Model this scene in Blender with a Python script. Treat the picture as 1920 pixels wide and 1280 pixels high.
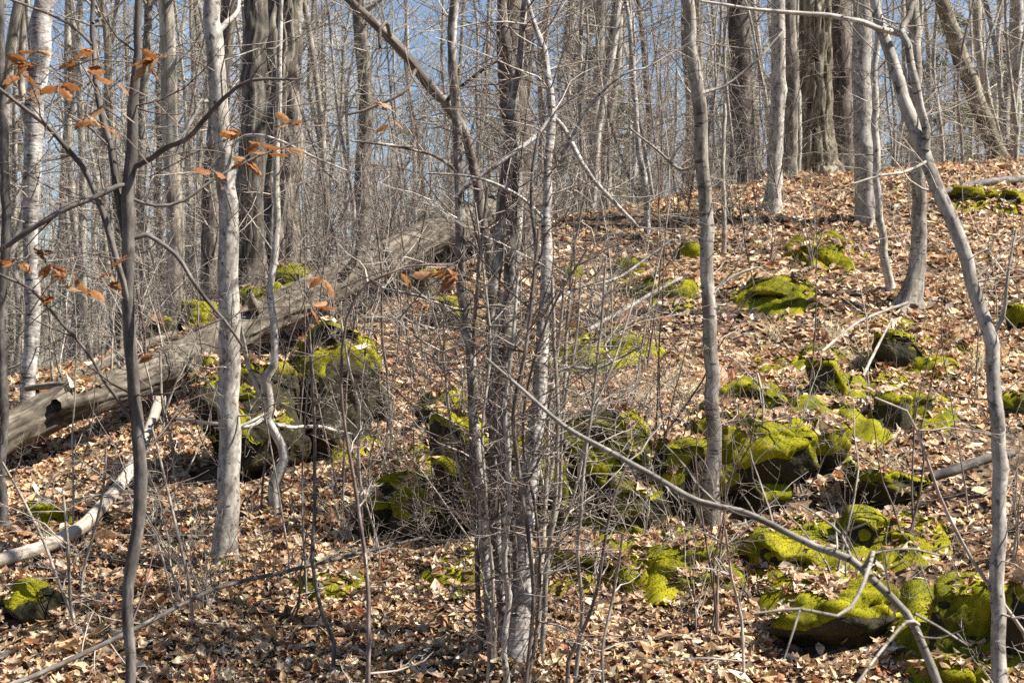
import bpy, math
import numpy as np
from mathutils import Vector

# ------------------------------------------------------------------ camera, sky, sun, exposure
sc = bpy.context.scene
for o in list(bpy.data.objects):
    bpy.data.objects.remove(o)
COL = sc.collection
F = 2955.0            # focal length in pixels of the 1920 wide photograph
CAMZ = 1.6
cam_d = bpy.data.cameras.new('camera')
cam = bpy.data.objects.new('camera', cam_d); COL.objects.link(cam)
cam.location = (0, 0, CAMZ); cam.rotation_euler = (math.pi / 2, 0, 0)
cam_d.sensor_width = 36; cam_d.lens = 36 * F / 1920
cam_d.clip_start = 0.1; cam_d.clip_end = 2000
cam_d.dof.use_dof = True; cam_d.dof.focus_distance = 8.6; cam_d.dof.aperture_fstop = 7.0
sc.camera = cam

SUN_EL, SUN_AZ = math.radians(51), math.radians(96)      # azimuth from +Y (view direction) towards +X
world = bpy.data.worlds.new('World'); sc.world = world; world.use_nodes = True
nt = world.node_tree; nt.nodes.clear()
wo = nt.nodes.new('ShaderNodeOutputWorld'); bg = nt.nodes.new('ShaderNodeBackground')
sky = nt.nodes.new('ShaderNodeTexSky'); sky.sky_type = 'NISHITA'; sky.sun_disc = False
sky.sun_elevation = SUN_EL; sky.sun_rotation = SUN_AZ
sky.air_density = 1.0; sky.dust_density = 0.25; sky.ozone_density = 4.0; sky.altitude = 300
tc = nt.nodes.new('ShaderNodeTexCoord'); mp = nt.nodes.new('ShaderNodeMapping')
mp.inputs['Scale'].default_value = (1.0, 1.0, 2.2)
cn = nt.nodes.new('ShaderNodeTexNoise'); cn.inputs['Scale'].default_value = 5.5; cn.inputs['Detail'].default_value = 6
cn.inputs['Roughness'].default_value = 0.55
cr = nt.nodes.new('ShaderNodeValToRGB')
cr.color_ramp.elements[0].position = 0.55; cr.color_ramp.elements[1].position = 0.74
cr.color_ramp.elements[0].color = (0, 0, 0, 1); cr.color_ramp.elements[1].color = (0.85, 0.85, 0.85, 1)
mx = nt.nodes.new('ShaderNodeMix'); mx.data_type = 'RGBA'
mx.inputs['B'].default_value = (7.0, 7.2, 7.6, 1)
nt.links.new(tc.outputs['Generated'], mp.inputs['Vector']); nt.links.new(mp.outputs[0], cn.inputs['Vector'])
nt.links.new(cn.outputs['Fac'], cr.inputs['Fac']); nt.links.new(cr.outputs['Color'], mx.inputs['Factor'])
nt.links.new(sky.outputs[0], mx.inputs['A']); nt.links.new(mx.outputs['Result'], bg.inputs['Color'])
bg.inputs['Strength'].default_value = 0.05
nt.links.new(bg.outputs[0], wo.inputs['Surface'])

sun_d = bpy.data.lights.new('sun', 'SUN'); sun_d.energy = 5.0; sun_d.angle = math.radians(0.53)
sun_d.color = (1.0, 0.945, 0.85)
sun = bpy.data.objects.new('sun', sun_d); COL.objects.link(sun)
to_sun = Vector((math.sin(SUN_AZ) * math.cos(SUN_EL), math.cos(SUN_AZ) * math.cos(SUN_EL), math.sin(SUN_EL)))
sun.rotation_euler = to_sun.to_track_quat('Z', 'Y').to_euler(); sun.location = (20, 5, 20)
sc.view_settings.view_transform = 'Standard'; sc.view_settings.look = 'None'
sc.view_settings.exposure = 1.58; sc.view_settings.gamma = 1.0; sc.view_settings.use_curve_mapping = False
try:
    sc.cycles.use_denoising = False
    sc.cycles.max_bounces = 6; sc.cycles.diffuse_bounces = 3; sc.cycles.transmission_bounces = 3
    sc.cycles.caustics_reflective = False; sc.cycles.caustics_refractive = False
except Exception:
    pass

# ------------------------------------------------------------------ numeric helpers
def hash3(ix, iy, iz, seed):
    h = (ix.astype(np.int64) * 374761393 + iy.astype(np.int64) * 668265263 + iz.astype(np.int64) * 2147483647 + seed * 1274126177) & 0xFFFFFFFF
    h = ((h ^ (h >> 13)) * 1274126177) & 0xFFFFFFFF
    h = ((h ^ (h >> 16)) * 2246822519) & 0xFFFFFFFF
    return ((h ^ (h >> 15)) & 0xFFFFFF) / float(0xFFFFFF)

def vnoise(p, seed=0):
    """value noise, p (...,3) -> 0..1"""
    i = np.floor(p).astype(np.int64); f = p - i
    f = f * f * (3 - 2 * f)
    x, y, z = i[..., 0], i[..., 1], i[..., 2]
    fx, fy, fz = f[..., 0], f[..., 1], f[..., 2]
    def c(a, b, d): return hash3(x + a, y + b, z + d, seed)
    a = c(0, 0, 0) * (1 - fx) + c(1, 0, 0) * fx
    b = c(0, 1, 0) * (1 - fx) + c(1, 1, 0) * fx
    a2 = c(0, 0, 1) * (1 - fx) + c(1, 0, 1) * fx
    b2 = c(0, 1, 1) * (1 - fx) + c(1, 1, 1) * fx
    return (a * (1 - fy) + b * fy) * (1 - fz) + (a2 * (1 - fy) + b2 * fy) * fz

def fbm(p, octaves=3, seed=0, gain=0.5):
    s = 0; a = 1; t = 0
    for k in range(octaves):
        s = s + a * (vnoise(p * (2.0 ** k) + 17.3 * k, seed + k) - 0.5); t += a; a *= gain
    return s / t * 2          # about -1..1

def unit(v):
    v = np.asarray(v, float)
    return v / np.maximum(np.linalg.norm(v, axis=-1, keepdims=True), 1e-9)

def P(u, v, d):
    return np.array([(u - 960) / F * d, d, CAMZ - (v - 640) / F * d])

def proj(p):
    return 960 + p[0] / p[1] * F, 640 - (p[2] - CAMZ) / p[1] * F

# ------------------------------------------------------------------ terrain height
CP = [(0,1280,7.0),(480,1280,7.0),(960,1280,6.9),(1440,1280,6.9),(1920,1280,6.6),
      (0,1100,7.9),(480,1100,7.9),(960,1100,7.8),(1440,1100,7.7),(1920,1100,7.4),
      (0,950,9.0),(480,950,8.8),(760,995,8.4),(960,1000,8.3),(1130,1000,8.3),(1260,1000,8.25),(1440,965,8.45),(640,960,8.75),(800,812,9.1),(930,805,9.1),(1080,795,9.15),(1250,790,9.2),(1440,765,9.5),(1920,950,8.3),
      (0,850,10.0),(300,850,9.9),(690,850,9.55),(1920,850,9.2),
      (150,790,10.5),(330,770,10.5),(500,690,11.4),
      (700,700,11.3),(1000,700,11.2),(1400,700,10.9),(1900,700,10.6),
      (780,550,12.9),(1100,550,12.9),(1500,550,12.6),(1900,550,12.4),
      (1100,440,14.6),(1500,440,14.4),(1900,430,14.2),
      (0,740,11.3),(150,705,11.6),(300,662,12.0),(450,590,12.6),(600,525,13.2),(750,475,13.8),(900,430,14.5),
      (1100,398,15.3),(1300,378,15.8),(1450,350,16.2),(1650,328,16.6),(1900,308,17.0)]
ctrl = [P(*c) for c in CP]
ctrl += [np.array(c) for c in [
    (-7,9,.55),(-7,12,.95),(-10,8,.3),(6,8,.85),(6,12,2.3),(8,16,3.35),(11,9,1.7),(14,16,3.8),
    (0,4,-.25),(-4,4,-.2),(4,4,0),(0,0,-.15),(-8,0,-.3),(8,0,.2),(0,-15,-.5),(-15,-15,-.8),(15,-15,0),
    (-6,15,.45),(-3,16,.9),(-1,18,1.2),(-9,20,-.2),(-4,21,.2),(0,22,1.2),(3,22,2.4),(7,22,3.4),(12,22,3.6),
    (-14,32,-.8),(-3,32,-.3),(4,32,1.4),(12,32,2.6),(-25,60,-1.5),(0,60,-.8),(25,60,1.5),
    (-30,10,-.5),(35,10,3.5),(-90,20,-3),(90,20,2),(0,140,-2.5),(-100,140,-3.5),(100,140,-1),
    (-120,-100,-4),(120,-100,-2),(-300,300,-5),(300,300,-5),(-300,-300,-6),(300,-300,-6)]]
C2 = np.array([[c[0], c[1]] for c in ctrl]); CZ = np.array([c[2] for c in ctrl])
def warp(xy):
    r = np.linalg.norm(xy - np.array([0, 10.0]), axis=-1, keepdims=True)
    return (xy - np.array([0, 10.0])) / np.maximum(r, 1e-6) * 10 * np.log1p(r / 10)
def tps(r2): return r2 * np.log(r2 + 1e-9) * 0.5
W2 = warp(C2); n = len(ctrl)
K = tps(((W2[:, None] - W2[None]) ** 2).sum(-1)) + np.eye(n) * 0.04
A = np.zeros((n + 3, n + 3)); A[:n, :n] = K; A[:n, n] = 1; A[:n, n+1:] = W2; A[n, :n] = 1; A[n+1:, :n] = W2.T
sol = np.linalg.solve(A, np.concatenate([CZ, np.zeros(3)]))
def height_exact(x, y):
    xy = np.stack([x, y], -1).reshape(-1, 2); w = warp(xy)
    out = np.empty(len(w))
    for s in range(0, len(w), 20000):
        ww = w[s:s+20000]
        out[s:s+20000] = tps(((ww[:, None] - W2[None]) ** 2).sum(-1)) @ sol[:n] + sol[n] + ww @ sol[n+1:]
    q = np.concatenate([xy, np.zeros((len(xy), 1))], 1)
    near = np.exp(-np.maximum(0, np.linalg.norm(xy - np.array([0, 12.0]), axis=1) - 12) / 6)
    out += near * (0.07 * fbm(q * 1.1, 2, 5) + 0.028 * fbm(q * 4.2, 2, 9))
    return out.reshape(np.shape(x))
def axis(lo, hi, step, far, lo_far=None):
    mid = list(np.arange(lo, hi + 1e-6, step))
    out = []; s = step; x = hi
    while x < far: s *= 1.22; x += s; out.append(x)
    pre = []; s = step; x = lo
    while x > (lo_far if lo_far is not None else -far): s *= 1.22; x -= s; pre.append(x)
    return np.array(pre[::-1] + mid + out)
GX = axis(-6.5, 8.0, 0.08, 420); GY = axis(4.5, 19.5, 0.08, 420, -300)
XX, YY = np.meshgrid(GX, GY)
ZZ = height_exact(XX, YY)
def gz(x, y):
    x = np.asarray(x, float); y = np.asarray(y, float)
    i = np.clip(np.searchsorted(GX, x) - 1, 0, len(GX) - 2); j = np.clip(np.searchsorted(GY, y) - 1, 0, len(GY) - 2)
    a = np.clip((x - GX[i]) / (GX[i+1] - GX[i]), 0, 1); b = np.clip((y - GY[j]) / (GY[j+1] - GY[j]), 0, 1)
    return (ZZ[j, i] * (1-a) + ZZ[j, i+1] * a) * (1-b) + (ZZ[j+1, i] * (1-a) + ZZ[j+1, i+1] * a) * b
def gnormal(x, y, e=0.12):
    dx = (gz(x + e, y) - gz(x - e, y)) / (2 * e); dy = (gz(x, y + e) - gz(x, y - e)) / (2 * e)
    return unit(np.stack([-dx, -dy, np.ones_like(dx)], -1))
def hit(u, v, dmin=4.5, dmax=24):
    d = np.arange(dmin, dmax, 0.02)
    x = (u - 960) / F * d; z = CAMZ - (v - 640) / F * d
    g = gz(x, d); k = np.argmax(z < g)
    if z[k] >= g[k]:                       # misses the hill: nearest approach to the crest
        k = np.argmin(z - g + (d > 18) * 9)
    return float(d[k])

# ------------------------------------------------------------------ mesh building
def mesh_from(name, V, faces_list, attrs=None, smooth=True, mat=None):
    """faces_list: list of (m,k) index arrays"""
    me = bpy.data.meshes.new(name)
    V = np.ascontiguousarray(V, dtype=np.float32)
    me.vertices.add(len(V)); me.vertices.foreach_set('co', V.ravel())
    loops = np.concatenate([f.ravel() for f in faces_list]).astype(np.int32)
    sizes = np.concatenate([np.full(len(f), f.shape[1]) for f in faces_list]).astype(np.int32)
    starts = np.concatenate([[0], np.cumsum(sizes)[:-1]]).astype(np.int32)
    me.loops.add(len(loops)); me.loops.foreach_set('vertex_index', loops)
    me.polygons.add(len(sizes)); me.polygons.foreach_set('loop_start', starts)
    try: me.polygons.foreach_set('loop_total', sizes)
    except Exception: pass
    if attrs:
        for nm, (typ, arr) in attrs.items():
            a = me.attributes.new(nm, typ, 'POINT')
            a.data.foreach_set('vector' if typ == 'FLOAT_VECTOR' else ('color' if typ == 'FLOAT_COLOR' else 'value'), np.ascontiguousarray(arr, dtype=np.float32).ravel())
    me.update(calc_edges=True)
    me.polygons.foreach_set('use_smooth', np.full(len(sizes), smooth))
    if mat is not None: me.materials.append(mat)
    return me

def obj(name, me, parent=None):
    o = bpy.data.objects.new(name, me); COL.objects.link(o)
    if parent is not None: o.parent = parent
    return o
def tag(o, label=None, cat=None, group=None, kind=None):
    if label: o['label'] = label
    if cat: o['category'] = cat
    if group: o['group'] = group
    if kind: o['kind'] = kind
    return o
def empty(name, loc=(0, 0, 0)):
    o = bpy.data.objects.new(name, None); COL.objects.link(o); o.location = tuple(loc); o.empty_display_size = 0.1
    return o
def copy_tree(o, parent=None):
    c = o.copy(); COL.objects.link(c); c.parent = parent
    for ch in o.children: copy_tree(ch, c)
    return c

def tubes(branches, sides=None, mod=None):
    """branches: list of (path Nx3, radii N). returns V, quads, bark coords"""
    groups = {}
    for path, rad in branches:
        path = np.asarray(path, float); rad = np.asarray(rad, float)
        s = sides or (4 if rad[0] > 0.006 else 3)
        if sides is None and rad[0] > 0.02: s = 6
        if sides is None and rad[0] > 0.05: s = 9
        groups.setdefault((len(path), s), []).append((path, rad))
    Vs, Qs, Bs = [], [], []; off = 0
    for (N, S), lst in groups.items():
        Pp = np.stack([l[0] for l in lst]); R = np.stack([l[1] for l in lst]); B = len(lst)
        T = unit(np.gradient(Pp, axis=1))
        m = np.abs(Pp[:, -1] - Pp[:, 0]); ref = np.eye(3)[np.argmin(m, axis=1)][:, None]
        n1 = unit(np.cross(T, np.broadcast_to(ref, T.shape))); n2 = np.cross(T, n1)
        th = np.arange(S) / S * 2 * np.pi
        seg = np.linalg.norm(np.diff(Pp, axis=1), axis=-1)
        s_len = np.concatenate([np.zeros((B, 1)), np.cumsum(seg, 1)], 1)
        R3 = np.repeat(R[:, :, None], S, 2)
        bark = np.stack([np.cos(th) * R3, np.sin(th) * R3, np.repeat(s_len[:, :, None], S, 2)], -1)
        if mod is not None: R3 = mod(R3, th, s_len, bark)
        V = Pp[:, :, None] + R3[..., None] * (np.cos(th)[:, None] * n1[:, :, None] + np.sin(th)[:, None] * n2[:, :, None])
        idx = np.arange(B * N * S).reshape(B, N, S) + off
        a = idx[:, :-1]; b = np.roll(a, -1, 2); d = idx[:, 1:]; c = np.roll(d, -1, 2)
        Qs.append(np.stack([a, b, c, d], -1).reshape(-1, 4))
        Vs.append(V.reshape(-1, 3)); Bs.append((bark + 3.1 * np.arange(B)[:, None, None, None]).reshape(-1, 3)); off += B * N * S
    return np.concatenate(Vs), np.concatenate(Qs), np.concatenate(Bs)

def tube_obj(name, branches, mat, parent=None, sides=None, mod=None, origin=None):
    V, Q, Bk = tubes(branches, sides, mod)
    if origin is not None: V = V - np.asarray(origin)
    me = mesh_from(name, V, [Q], {'bark': ('FLOAT_VECTOR', Bk)}, True, mat)
    return obj(name, me, parent)

def smooth_path(pts, rad, step):
    """Catmull-Rom through pts"""
    pts = np.asarray(pts, float); rad = np.asarray(rad, float)
    if len(pts) == 2: pts = np.stack([pts[0], (pts[0]+pts[1])/2, pts[1]]); rad = np.array([rad[0], (rad[0]+rad[1])/2, rad[1]])
    Q = np.concatenate([[2*pts[0]-pts[1]], pts, [2*pts[-1]-pts[-2]]]); R = np.concatenate([[rad[0]], rad, [rad[-1]]])
    op, orr = [], []
    for i in range(1, len(Q) - 2):
        L = np.linalg.norm(Q[i+1]-Q[i]); k = max(1, int(round(L / step)))
        for t in np.arange(k) / k:
            a, b, c, d = Q[i-1], Q[i], Q[i+1], Q[i+2]
            op.append(0.5 * ((2*b) + (-a+c)*t + (2*a-5*b+4*c-d)*t*t + (-a+3*b-3*c+d)*t**3))
            orr.append(R[i] + (R[i+1]-R[i]) * (t*t*(3-2*t)))
    op.append(Q[-2]); orr.append(R[-2])
    return np.array(op), np.array(orr)

def grow(rng, p, d, L, r, lvl, out, mx=2, wig=0.16, up=0.05, kids=(3, 6), t0=0.25, ang=(0.5, 1.15), ratio=(0.35, 0.65), seg=5, taper=0.8):
    n = seg
    path = [p]; dd = d; steps = []
    for i in range(n):
        dd = dd + rng.normal(0, wig, 3); dd[2] += up
        dd = dd / math.sqrt(dd @ dd)
        steps.append(dd); p = p + dd * (L / n); path.append(p)
    t = np.arange(n + 1) / n
    out.append((np.array(path), r * (1 - taper * t)))
    if lvl >= mx: return
    for k in range(rng.integers(kids[0], kids[1] + 1)):
        tt = rng.uniform(t0, 0.97); i = min(n - 1, int(tt * n)); f = tt * n - i
        q = path[i] * (1 - f) + path[i+1] * f
        a = rng.uniform(*ang); ax = unit(np.cross(steps[i], rng.normal(0, 1, 3)))
        nd = steps[i] * math.cos(a) + ax * math.sin(a)
        grow(rng, q, nd, L * rng.uniform(*ratio) * (1.1 - 0.5 * tt), max(0.0016, r * (1 - taper * tt) * rng.uniform(0.4, 0.7)), lvl + 1, out, mx, wig * 1.1, up, kids, 0.2, ang, ratio, max(3, seg - 1), taper)

# ------------------------------------------------------------------ materials
def N(nt, typ, **kw):
    n_ = nt.nodes.new(typ)
    for k, v in kw.items():
        if k in n_.inputs: n_.inputs[k].default_value = v
        else: setattr(n_, k, v)
    return n_
def new_mat(name):
    m = bpy.data.materials.new(name); m.use_nodes = True; t = m.node_tree
    b = t.nodes['Principled BSDF']; b.inputs['Specular IOR Level'].default_value = 0.2; b.inputs['Roughness'].default_value = 0.85
    return m, t, b
def ramp(t, stops):
    r = t.nodes.new('ShaderNodeValToRGB'); e = r.color_ramp.elements
    while len(e) < len(stops): e.new(0.5)
    for el, (p, c) in zip(e, stops): el.position = p; el.color = (*c, 1) if len(c) == 3 else c
    return r

def bark_mat(name, c_dark, c_mid, c_pale, stretch=(28, 28, 9), blotch=5.0, bump=0.4, marks=None, moss=0.0):
    m, t, b = new_mat(name); L = t.links.new
    at = N(t, 'ShaderNodeAttribute', attribute_name='bark')
    oi = N(t, 'ShaderNodeObjectInfo')
    add = N(t, 'ShaderNodeVectorMath', operation='MULTIPLY_ADD')
    L(at.outputs['Vector'], add.inputs[0]); add.inputs[1].default_value = (1, 1, 1)
    cx = N(t, 'ShaderNodeCombineXYZ')
    ml = N(t, 'ShaderNodeMath', operation='MULTIPLY'); ml.inputs[1].default_value = 37.0
    L(oi.outputs['Random'], ml.inputs[0]); L(ml.outputs[0], cx.inputs[2]); L(ml.outputs[0], cx.inputs[0]); L(cx.outputs[0], add.inputs[2])
    mp = N(t, 'ShaderNodeMapping'); mp.inputs['Scale'].default_value = stretch; L(add.outputs[0], mp.inputs[0])
    n1 = N(t, 'ShaderNodeTexNoise', Scale=1.0, Detail=6.0, Roughness=0.65); L(mp.outputs[0], n1.inputs['Vector'])
    mp2 = N(t, 'ShaderNodeMapping'); mp2.inputs['Scale'].default_value = (blotch * 2.2, blotch * 2.2, blotch); L(add.outputs[0], mp2.inputs[0])
    n2 = N(t, 'ShaderNodeTexNoise', Scale=1.0, Detail=4.0, Roughness=0.6); L(mp2.outputs[0], n2.inputs['Vector'])
    mixf = N(t, 'ShaderNodeMath', operation='ADD'); L(n1.outputs['Fac'], mixf.inputs[0]); L(n2.outputs['Fac'], mixf.inputs[1])
    hf = N(t, 'ShaderNodeMath', operation='MULTIPLY'); hf.inputs[1].default_value = 0.5; L(mixf.outputs[0], hf.inputs[0])
    r = ramp(t, [(0.36, c_dark), (0.5, c_mid), (0.63, c_pale)]); L(hf.outputs[0], r.inputs[0])
    col = r.outputs[0]
    if marks:
        mp3 = N(t, 'ShaderNodeMapping'); mp3.inputs['Scale'].default_value = marks; L(add.outputs[0], mp3.inputs[0])
        n3 = N(t, 'ShaderNodeTexNoise', Scale=1.0, Detail=3.0, Roughness=0.55); L(mp3.outputs[0], n3.inputs['Vector'])
        r3 = ramp(t, [(0.58, (0, 0, 0)), (0.66, (1, 1, 1))]); L(n3.outputs['Fac'], r3.inputs[0])
        mm = N(t, 'ShaderNodeMix', data_type='RGBA'); L(r3.outputs[0], mm.inputs['Factor']); L(col, mm.inputs['A'])
        mm.inputs['B'].default_value = (*[c * 0.8 for c in c_dark], 1); col = mm.outputs['Result']
    # overall tone differs from tree to tree
    hv = N(t, 'ShaderNodeHueSaturation'); mr = N(t, 'ShaderNodeMapRange'); mr.inputs['To Min'].default_value = 0.8; mr.inputs['To Max'].default_value = 1.2
    L(oi.outputs['Random'], mr.inputs['Value']); L(mr.outputs[0], hv.inputs['Value']); L(col, hv.inputs['Color'])
    L(hv.outputs[0], b.inputs['Base Color'])
    bp = N(t, 'ShaderNodeBump', Strength=bump, Distance=0.006); L(n1.outputs['Fac'], bp.inputs['Height']); L(bp.outputs[0], b.inputs['Normal'])
    return m

M = {}
M['pale'] = bark_mat('bark_pale_grey', (.13,.115,.095), (.33,.30,.26), (.52,.49,.43), (26,26,17), 9, 0.45, (30,30,26))
M['birch'] = bark_mat('bark_birch', (.055,.044,.036), (.27,.245,.22), (.54,.52,.48), (16,16,50), 7, 0.7, (12,12,60))
M['grey'] = bark_mat('bark_grey', (.07,.06,.048), (.20,.178,.148), (.39,.36,.315), (40,40,12), 5, 0.5, (14,14,60))
M['dark'] = bark_mat('bark_dark_sapling', (.045,.038,.035), (.10,.088,.078), (.20,.18,.16), (50,50,20), 9, 0.35)
M['oak'] = bark_mat('bark_rough', (.022,.018,.014), (.13,.112,.09), (.30,.268,.222), (20,20,2.2), 7, 1.0)
M['tan'] = bark_mat('bark_tan', (.03,.025,.017), (.18,.152,.108), (.37,.325,.25), (20,20,2.2), 7, 1.0)
M['brown'] = bark_mat('bark_brown', (.035,.027,.022), (.105,.084,.068), (.24,.205,.17), (44,44,8), 3, 0.8)
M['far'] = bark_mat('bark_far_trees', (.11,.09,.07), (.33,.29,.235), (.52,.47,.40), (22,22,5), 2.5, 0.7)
M['log'] = bark_mat('log_wood', (.020,.015,.011), (.10,.082,.062), (.23,.197,.153), (24,24,3), 10, 1.0)
M['bare'] = bark_mat('barkless_wood', (.26,.20,.15), (.47,.40,.32), (.62,.56,.48), (60,60,6), 5, 0.4)
M['straw'] = bark_mat('dry_straw', (.30,.24,.15), (.46,.39,.27), (.60,.53,.40), (40,40,10), 9, 0.1)
M['twig'] = bark_mat('twig_pale', (.11,.09,.072), (.25,.215,.18), (.43,.39,.335), (60,60,20), 9, 0.2)
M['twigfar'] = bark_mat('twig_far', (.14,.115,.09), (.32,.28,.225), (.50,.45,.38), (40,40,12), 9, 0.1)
M['mottled'] = bark_mat('bark_mottled', (.035,.027,.021), (.13,.108,.088), (.46,.43,.39), (24,24,14), 12, 0.9)
M['twigdark'] = bark_mat('twig_brown', (.05,.035,.03), (.13,.095,.08), (.25,.20,.17), (60,60,20), 9, 0.2)

def leaf_mat(name, attr=True, palette=None, trans=0.25):
    m, t, b = new_mat(name); L = t.links.new
    if attr:
        at = N(t, 'ShaderNodeAttribute', attribute_name='col'); base = at.outputs['Color']
    else:
        oi = N(t, 'ShaderNodeObjectInfo'); r = ramp(t, palette); L(oi.outputs['Random'], r.inputs[0]); base = r.outputs[0]
    geo = N(t, 'ShaderNodeNewGeometry')
    nz = N(t, 'ShaderNodeTexNoise', Scale=70.0, Detail=3.0); L(geo.outputs['Position'], nz.inputs['Vector'])
    mr = N(t, 'ShaderNodeMapRange'); mr.inputs['From Min'].default_value = .3; mr.inputs['From Max'].default_value = .7
    mr.inputs['To Min'].default_value = 0.72; mr.inputs['To Max'].default_value = 1.18; L(nz.outputs['Fac'], mr.inputs['Value'])
    hv = N(t, 'ShaderNodeHueSaturation'); L(mr.outputs[0], hv.inputs['Value']); L(base, hv.inputs['Color'])
    L(hv.outputs[0], b.inputs['Base Color']); b.inputs['Roughness'].default_value = 0.6; b.inputs['Specular IOR Level'].default_value = 0.3
    tr = N(t, 'ShaderNodeBsdfTranslucent'); L(hv.outputs[0], tr.inputs['Color'])
    mixs = N(t, 'ShaderNodeMixShader', Fac=trans); L(b.outputs[0], mixs.inputs[1]); L(tr.outputs[0], mixs.inputs[2])
    L(mixs.outputs[0], t.nodes['Material Output'].inputs['Surface'])
    return m
M['litter'] = leaf_mat('leaf_litter')
M['fallen_leaf'] = leaf_mat('fallen_leaf', False, [(0, (.58,.45,.30)), (.35, (.47,.33,.20)), (.65, (.40,.24,.13)), (.85, (.62,.53,.41)), (1, (.33,.14,.06))])
M['beech'] = leaf_mat('beech_leaf', False, [(0, (.25,.095,.028)), (.55, (.33,.15,.055)), (1, (.44,.28,.16))], 0.45)

def ground_mat():
    m, t, b = new_mat('woodland_soil'); L = t.links.new
    geo = N(t, 'ShaderNodeNewGeometry')
    n1 = N(t, 'ShaderNodeTexNoise', Scale=1.3, Detail=6.0); L(geo.outputs['Position'], n1.inputs['Vector'])
    v = N(t, 'ShaderNodeTexVoronoi', Scale=22.0); L(geo.outputs['Position'], v.inputs['Vector'])
    sep = N(t, 'ShaderNodeSeparateColor'); L(v.outputs['Color'], sep.inputs[0])
    ad = N(t, 'ShaderNodeMath', operation='MULTIPLY_ADD'); ad.inputs[1].default_value = 0.6; L(sep.outputs[0], ad.inputs[0])
    hf = N(t, 'ShaderNodeMath', operation='MULTIPLY'); hf.inputs[1].default_value = 0.45; L(n1.outputs['Fac'], hf.inputs[0]); L(hf.outputs[0], ad.inputs[2])
    r = ramp(t, [(0.15, (.022,.015,.010)), (0.45, (.06,.038,.023)), (0.62, (.11,.07,.04)), (0.85, (.20,.135,.085))]); L(ad.outputs[0], r.inputs[0])
    L(r.outputs[0], b.inputs['Base Color'])
    bp = N(t, 'ShaderNodeBump', Strength=0.9, Distance=0.03); L(v.outputs['Distance'], bp.inputs['Height']); L(bp.outputs[0], b.inputs['Normal'])
    return m
M['ground'] = ground_mat()

def moss_mat():
    m, t, b = new_mat('moss'); L = t.links.new
    geo = N(t, 'ShaderNodeNewGeometry')
    n1 = N(t, 'ShaderNodeTexNoise', Scale=7.0, Detail=5.0, Roughness=0.65); L(geo.outputs['Position'], n1.inputs['Vector'])
    n2 = N(t, 'ShaderNodeTexNoise', Scale=90.0, Detail=4.0, Roughness=0.7); L(geo.outputs['Position'], n2.inputs['Vector'])
    a = N(t, 'ShaderNodeMath', operation='MULTIPLY_ADD'); a.inputs[1].default_value = 0.22; L(n2.outputs['Fac'], a.inputs[0])
    h = N(t, 'ShaderNodeMath', operation='MULTIPLY'); h.inputs[1].default_value = 0.78; L(n1.outputs['Fac'], h.inputs[0]); L(h.outputs[0], a.inputs[2])
    r = ramp(t, [(0.30, (.085,.052,.012)), (0.40, (.080,.074,.008)), (0.48, (.155,.15,.009)), (0.61, (.255,.225,.013))]); L(a.outputs[0], r.inputs[0])
    n3 = N(t, 'ShaderNodeTexNoise', Scale=2.3, Detail=3.0, Roughness=0.6); L(geo.outputs['Position'], n3.inputs['Vector'])
    r3 = ramp(t, [(0.54, (0, 0, 0)), (0.72, (1, 1, 1))]); L(n3.outputs['Fac'], r3.inputs[0])
    r4 = ramp(t, [(0.30, (.070,.042,.014)), (0.45, (.050,.056,.008)), (0.6, (.105,.115,.012))]); L(a.outputs[0], r4.inputs[0])
    mm = N(t, 'ShaderNodeMix', data_type='RGBA'); L(r3.outputs[0], mm.inputs['Factor']); L(r.outputs[0], mm.inputs['A']); L(r4.outputs[0], mm.inputs['B'])
    L(mm.outputs['Result'], b.inputs['Base Color']); b.inputs['Roughness'].default_value = 0.95; b.inputs['Specular IOR Level'].default_value = 0.05
    bp = N(t, 'ShaderNodeBump', Strength=0.4, Distance=0.006); L(n2.outputs['Fac'], bp.inputs['Height']); L(bp.outputs[0], b.inputs['Normal'])
    return m
M['moss'] = moss_mat()
def stone_mat():
    m, t, b = new_mat('stone'); L = t.links.new
    geo = N(t, 'ShaderNodeNewGeometry')
    n1 = N(t, 'ShaderNodeTexNoise', Scale=6.0, Detail=8.0, Roughness=0.7); L(geo.outputs['Position'], n1.inputs['Vector'])
    r = ramp(t, [(0.35, (.010,.009,.005)), (0.48, (.026,.023,.010)), (0.6, (.042,.034,.016)), (0.8, (.12,.108,.08))]); L(n1.outputs['Fac'], r.inputs[0])
    L(r.outputs[0], b.inputs['Base Color'])
    n2 = N(t, 'ShaderNodeTexNoise', Scale=30.0, Detail=6.0); L(geo.outputs['Position'], n2.inputs['Vector'])
    bp = N(t, 'ShaderNodeBump', Strength=0.8, Distance=0.02); L(n2.outputs['Fac'], bp.inputs['Height']); L(bp.outputs[0], b.inputs['Normal'])
    return m
M['stone'] = stone_mat()
def needle_mat():
    m, t, b = new_mat('needles'); L = t.links.new
    oi = N(t, 'ShaderNodeNewGeometry'); nz = N(t, 'ShaderNodeTexNoise', Scale=2.0, Detail=4.0); L(oi.outputs['Position'], nz.inputs['Vector'])
    r = ramp(t, [(0.35, (.05,.07,.025)), (0.65, (.15,.165,.05))]); L(nz.outputs['Fac'], r.inputs[0]); L(r.outputs[0], b.inputs['Base Color'])
    tr = N(t, 'ShaderNodeBsdfTranslucent'); L(r.outputs[0], tr.inputs['Color'])
    mixs = N(t, 'ShaderNodeMixShader', Fac=0.3); L(b.outputs[0], mixs.inputs[1]); L(tr.outputs[0], mixs.inputs[2])
    L(mixs.outputs[0], t.nodes['Material Output'].inputs['Surface'])
    return m
M['needle'] = needle_mat()

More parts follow.
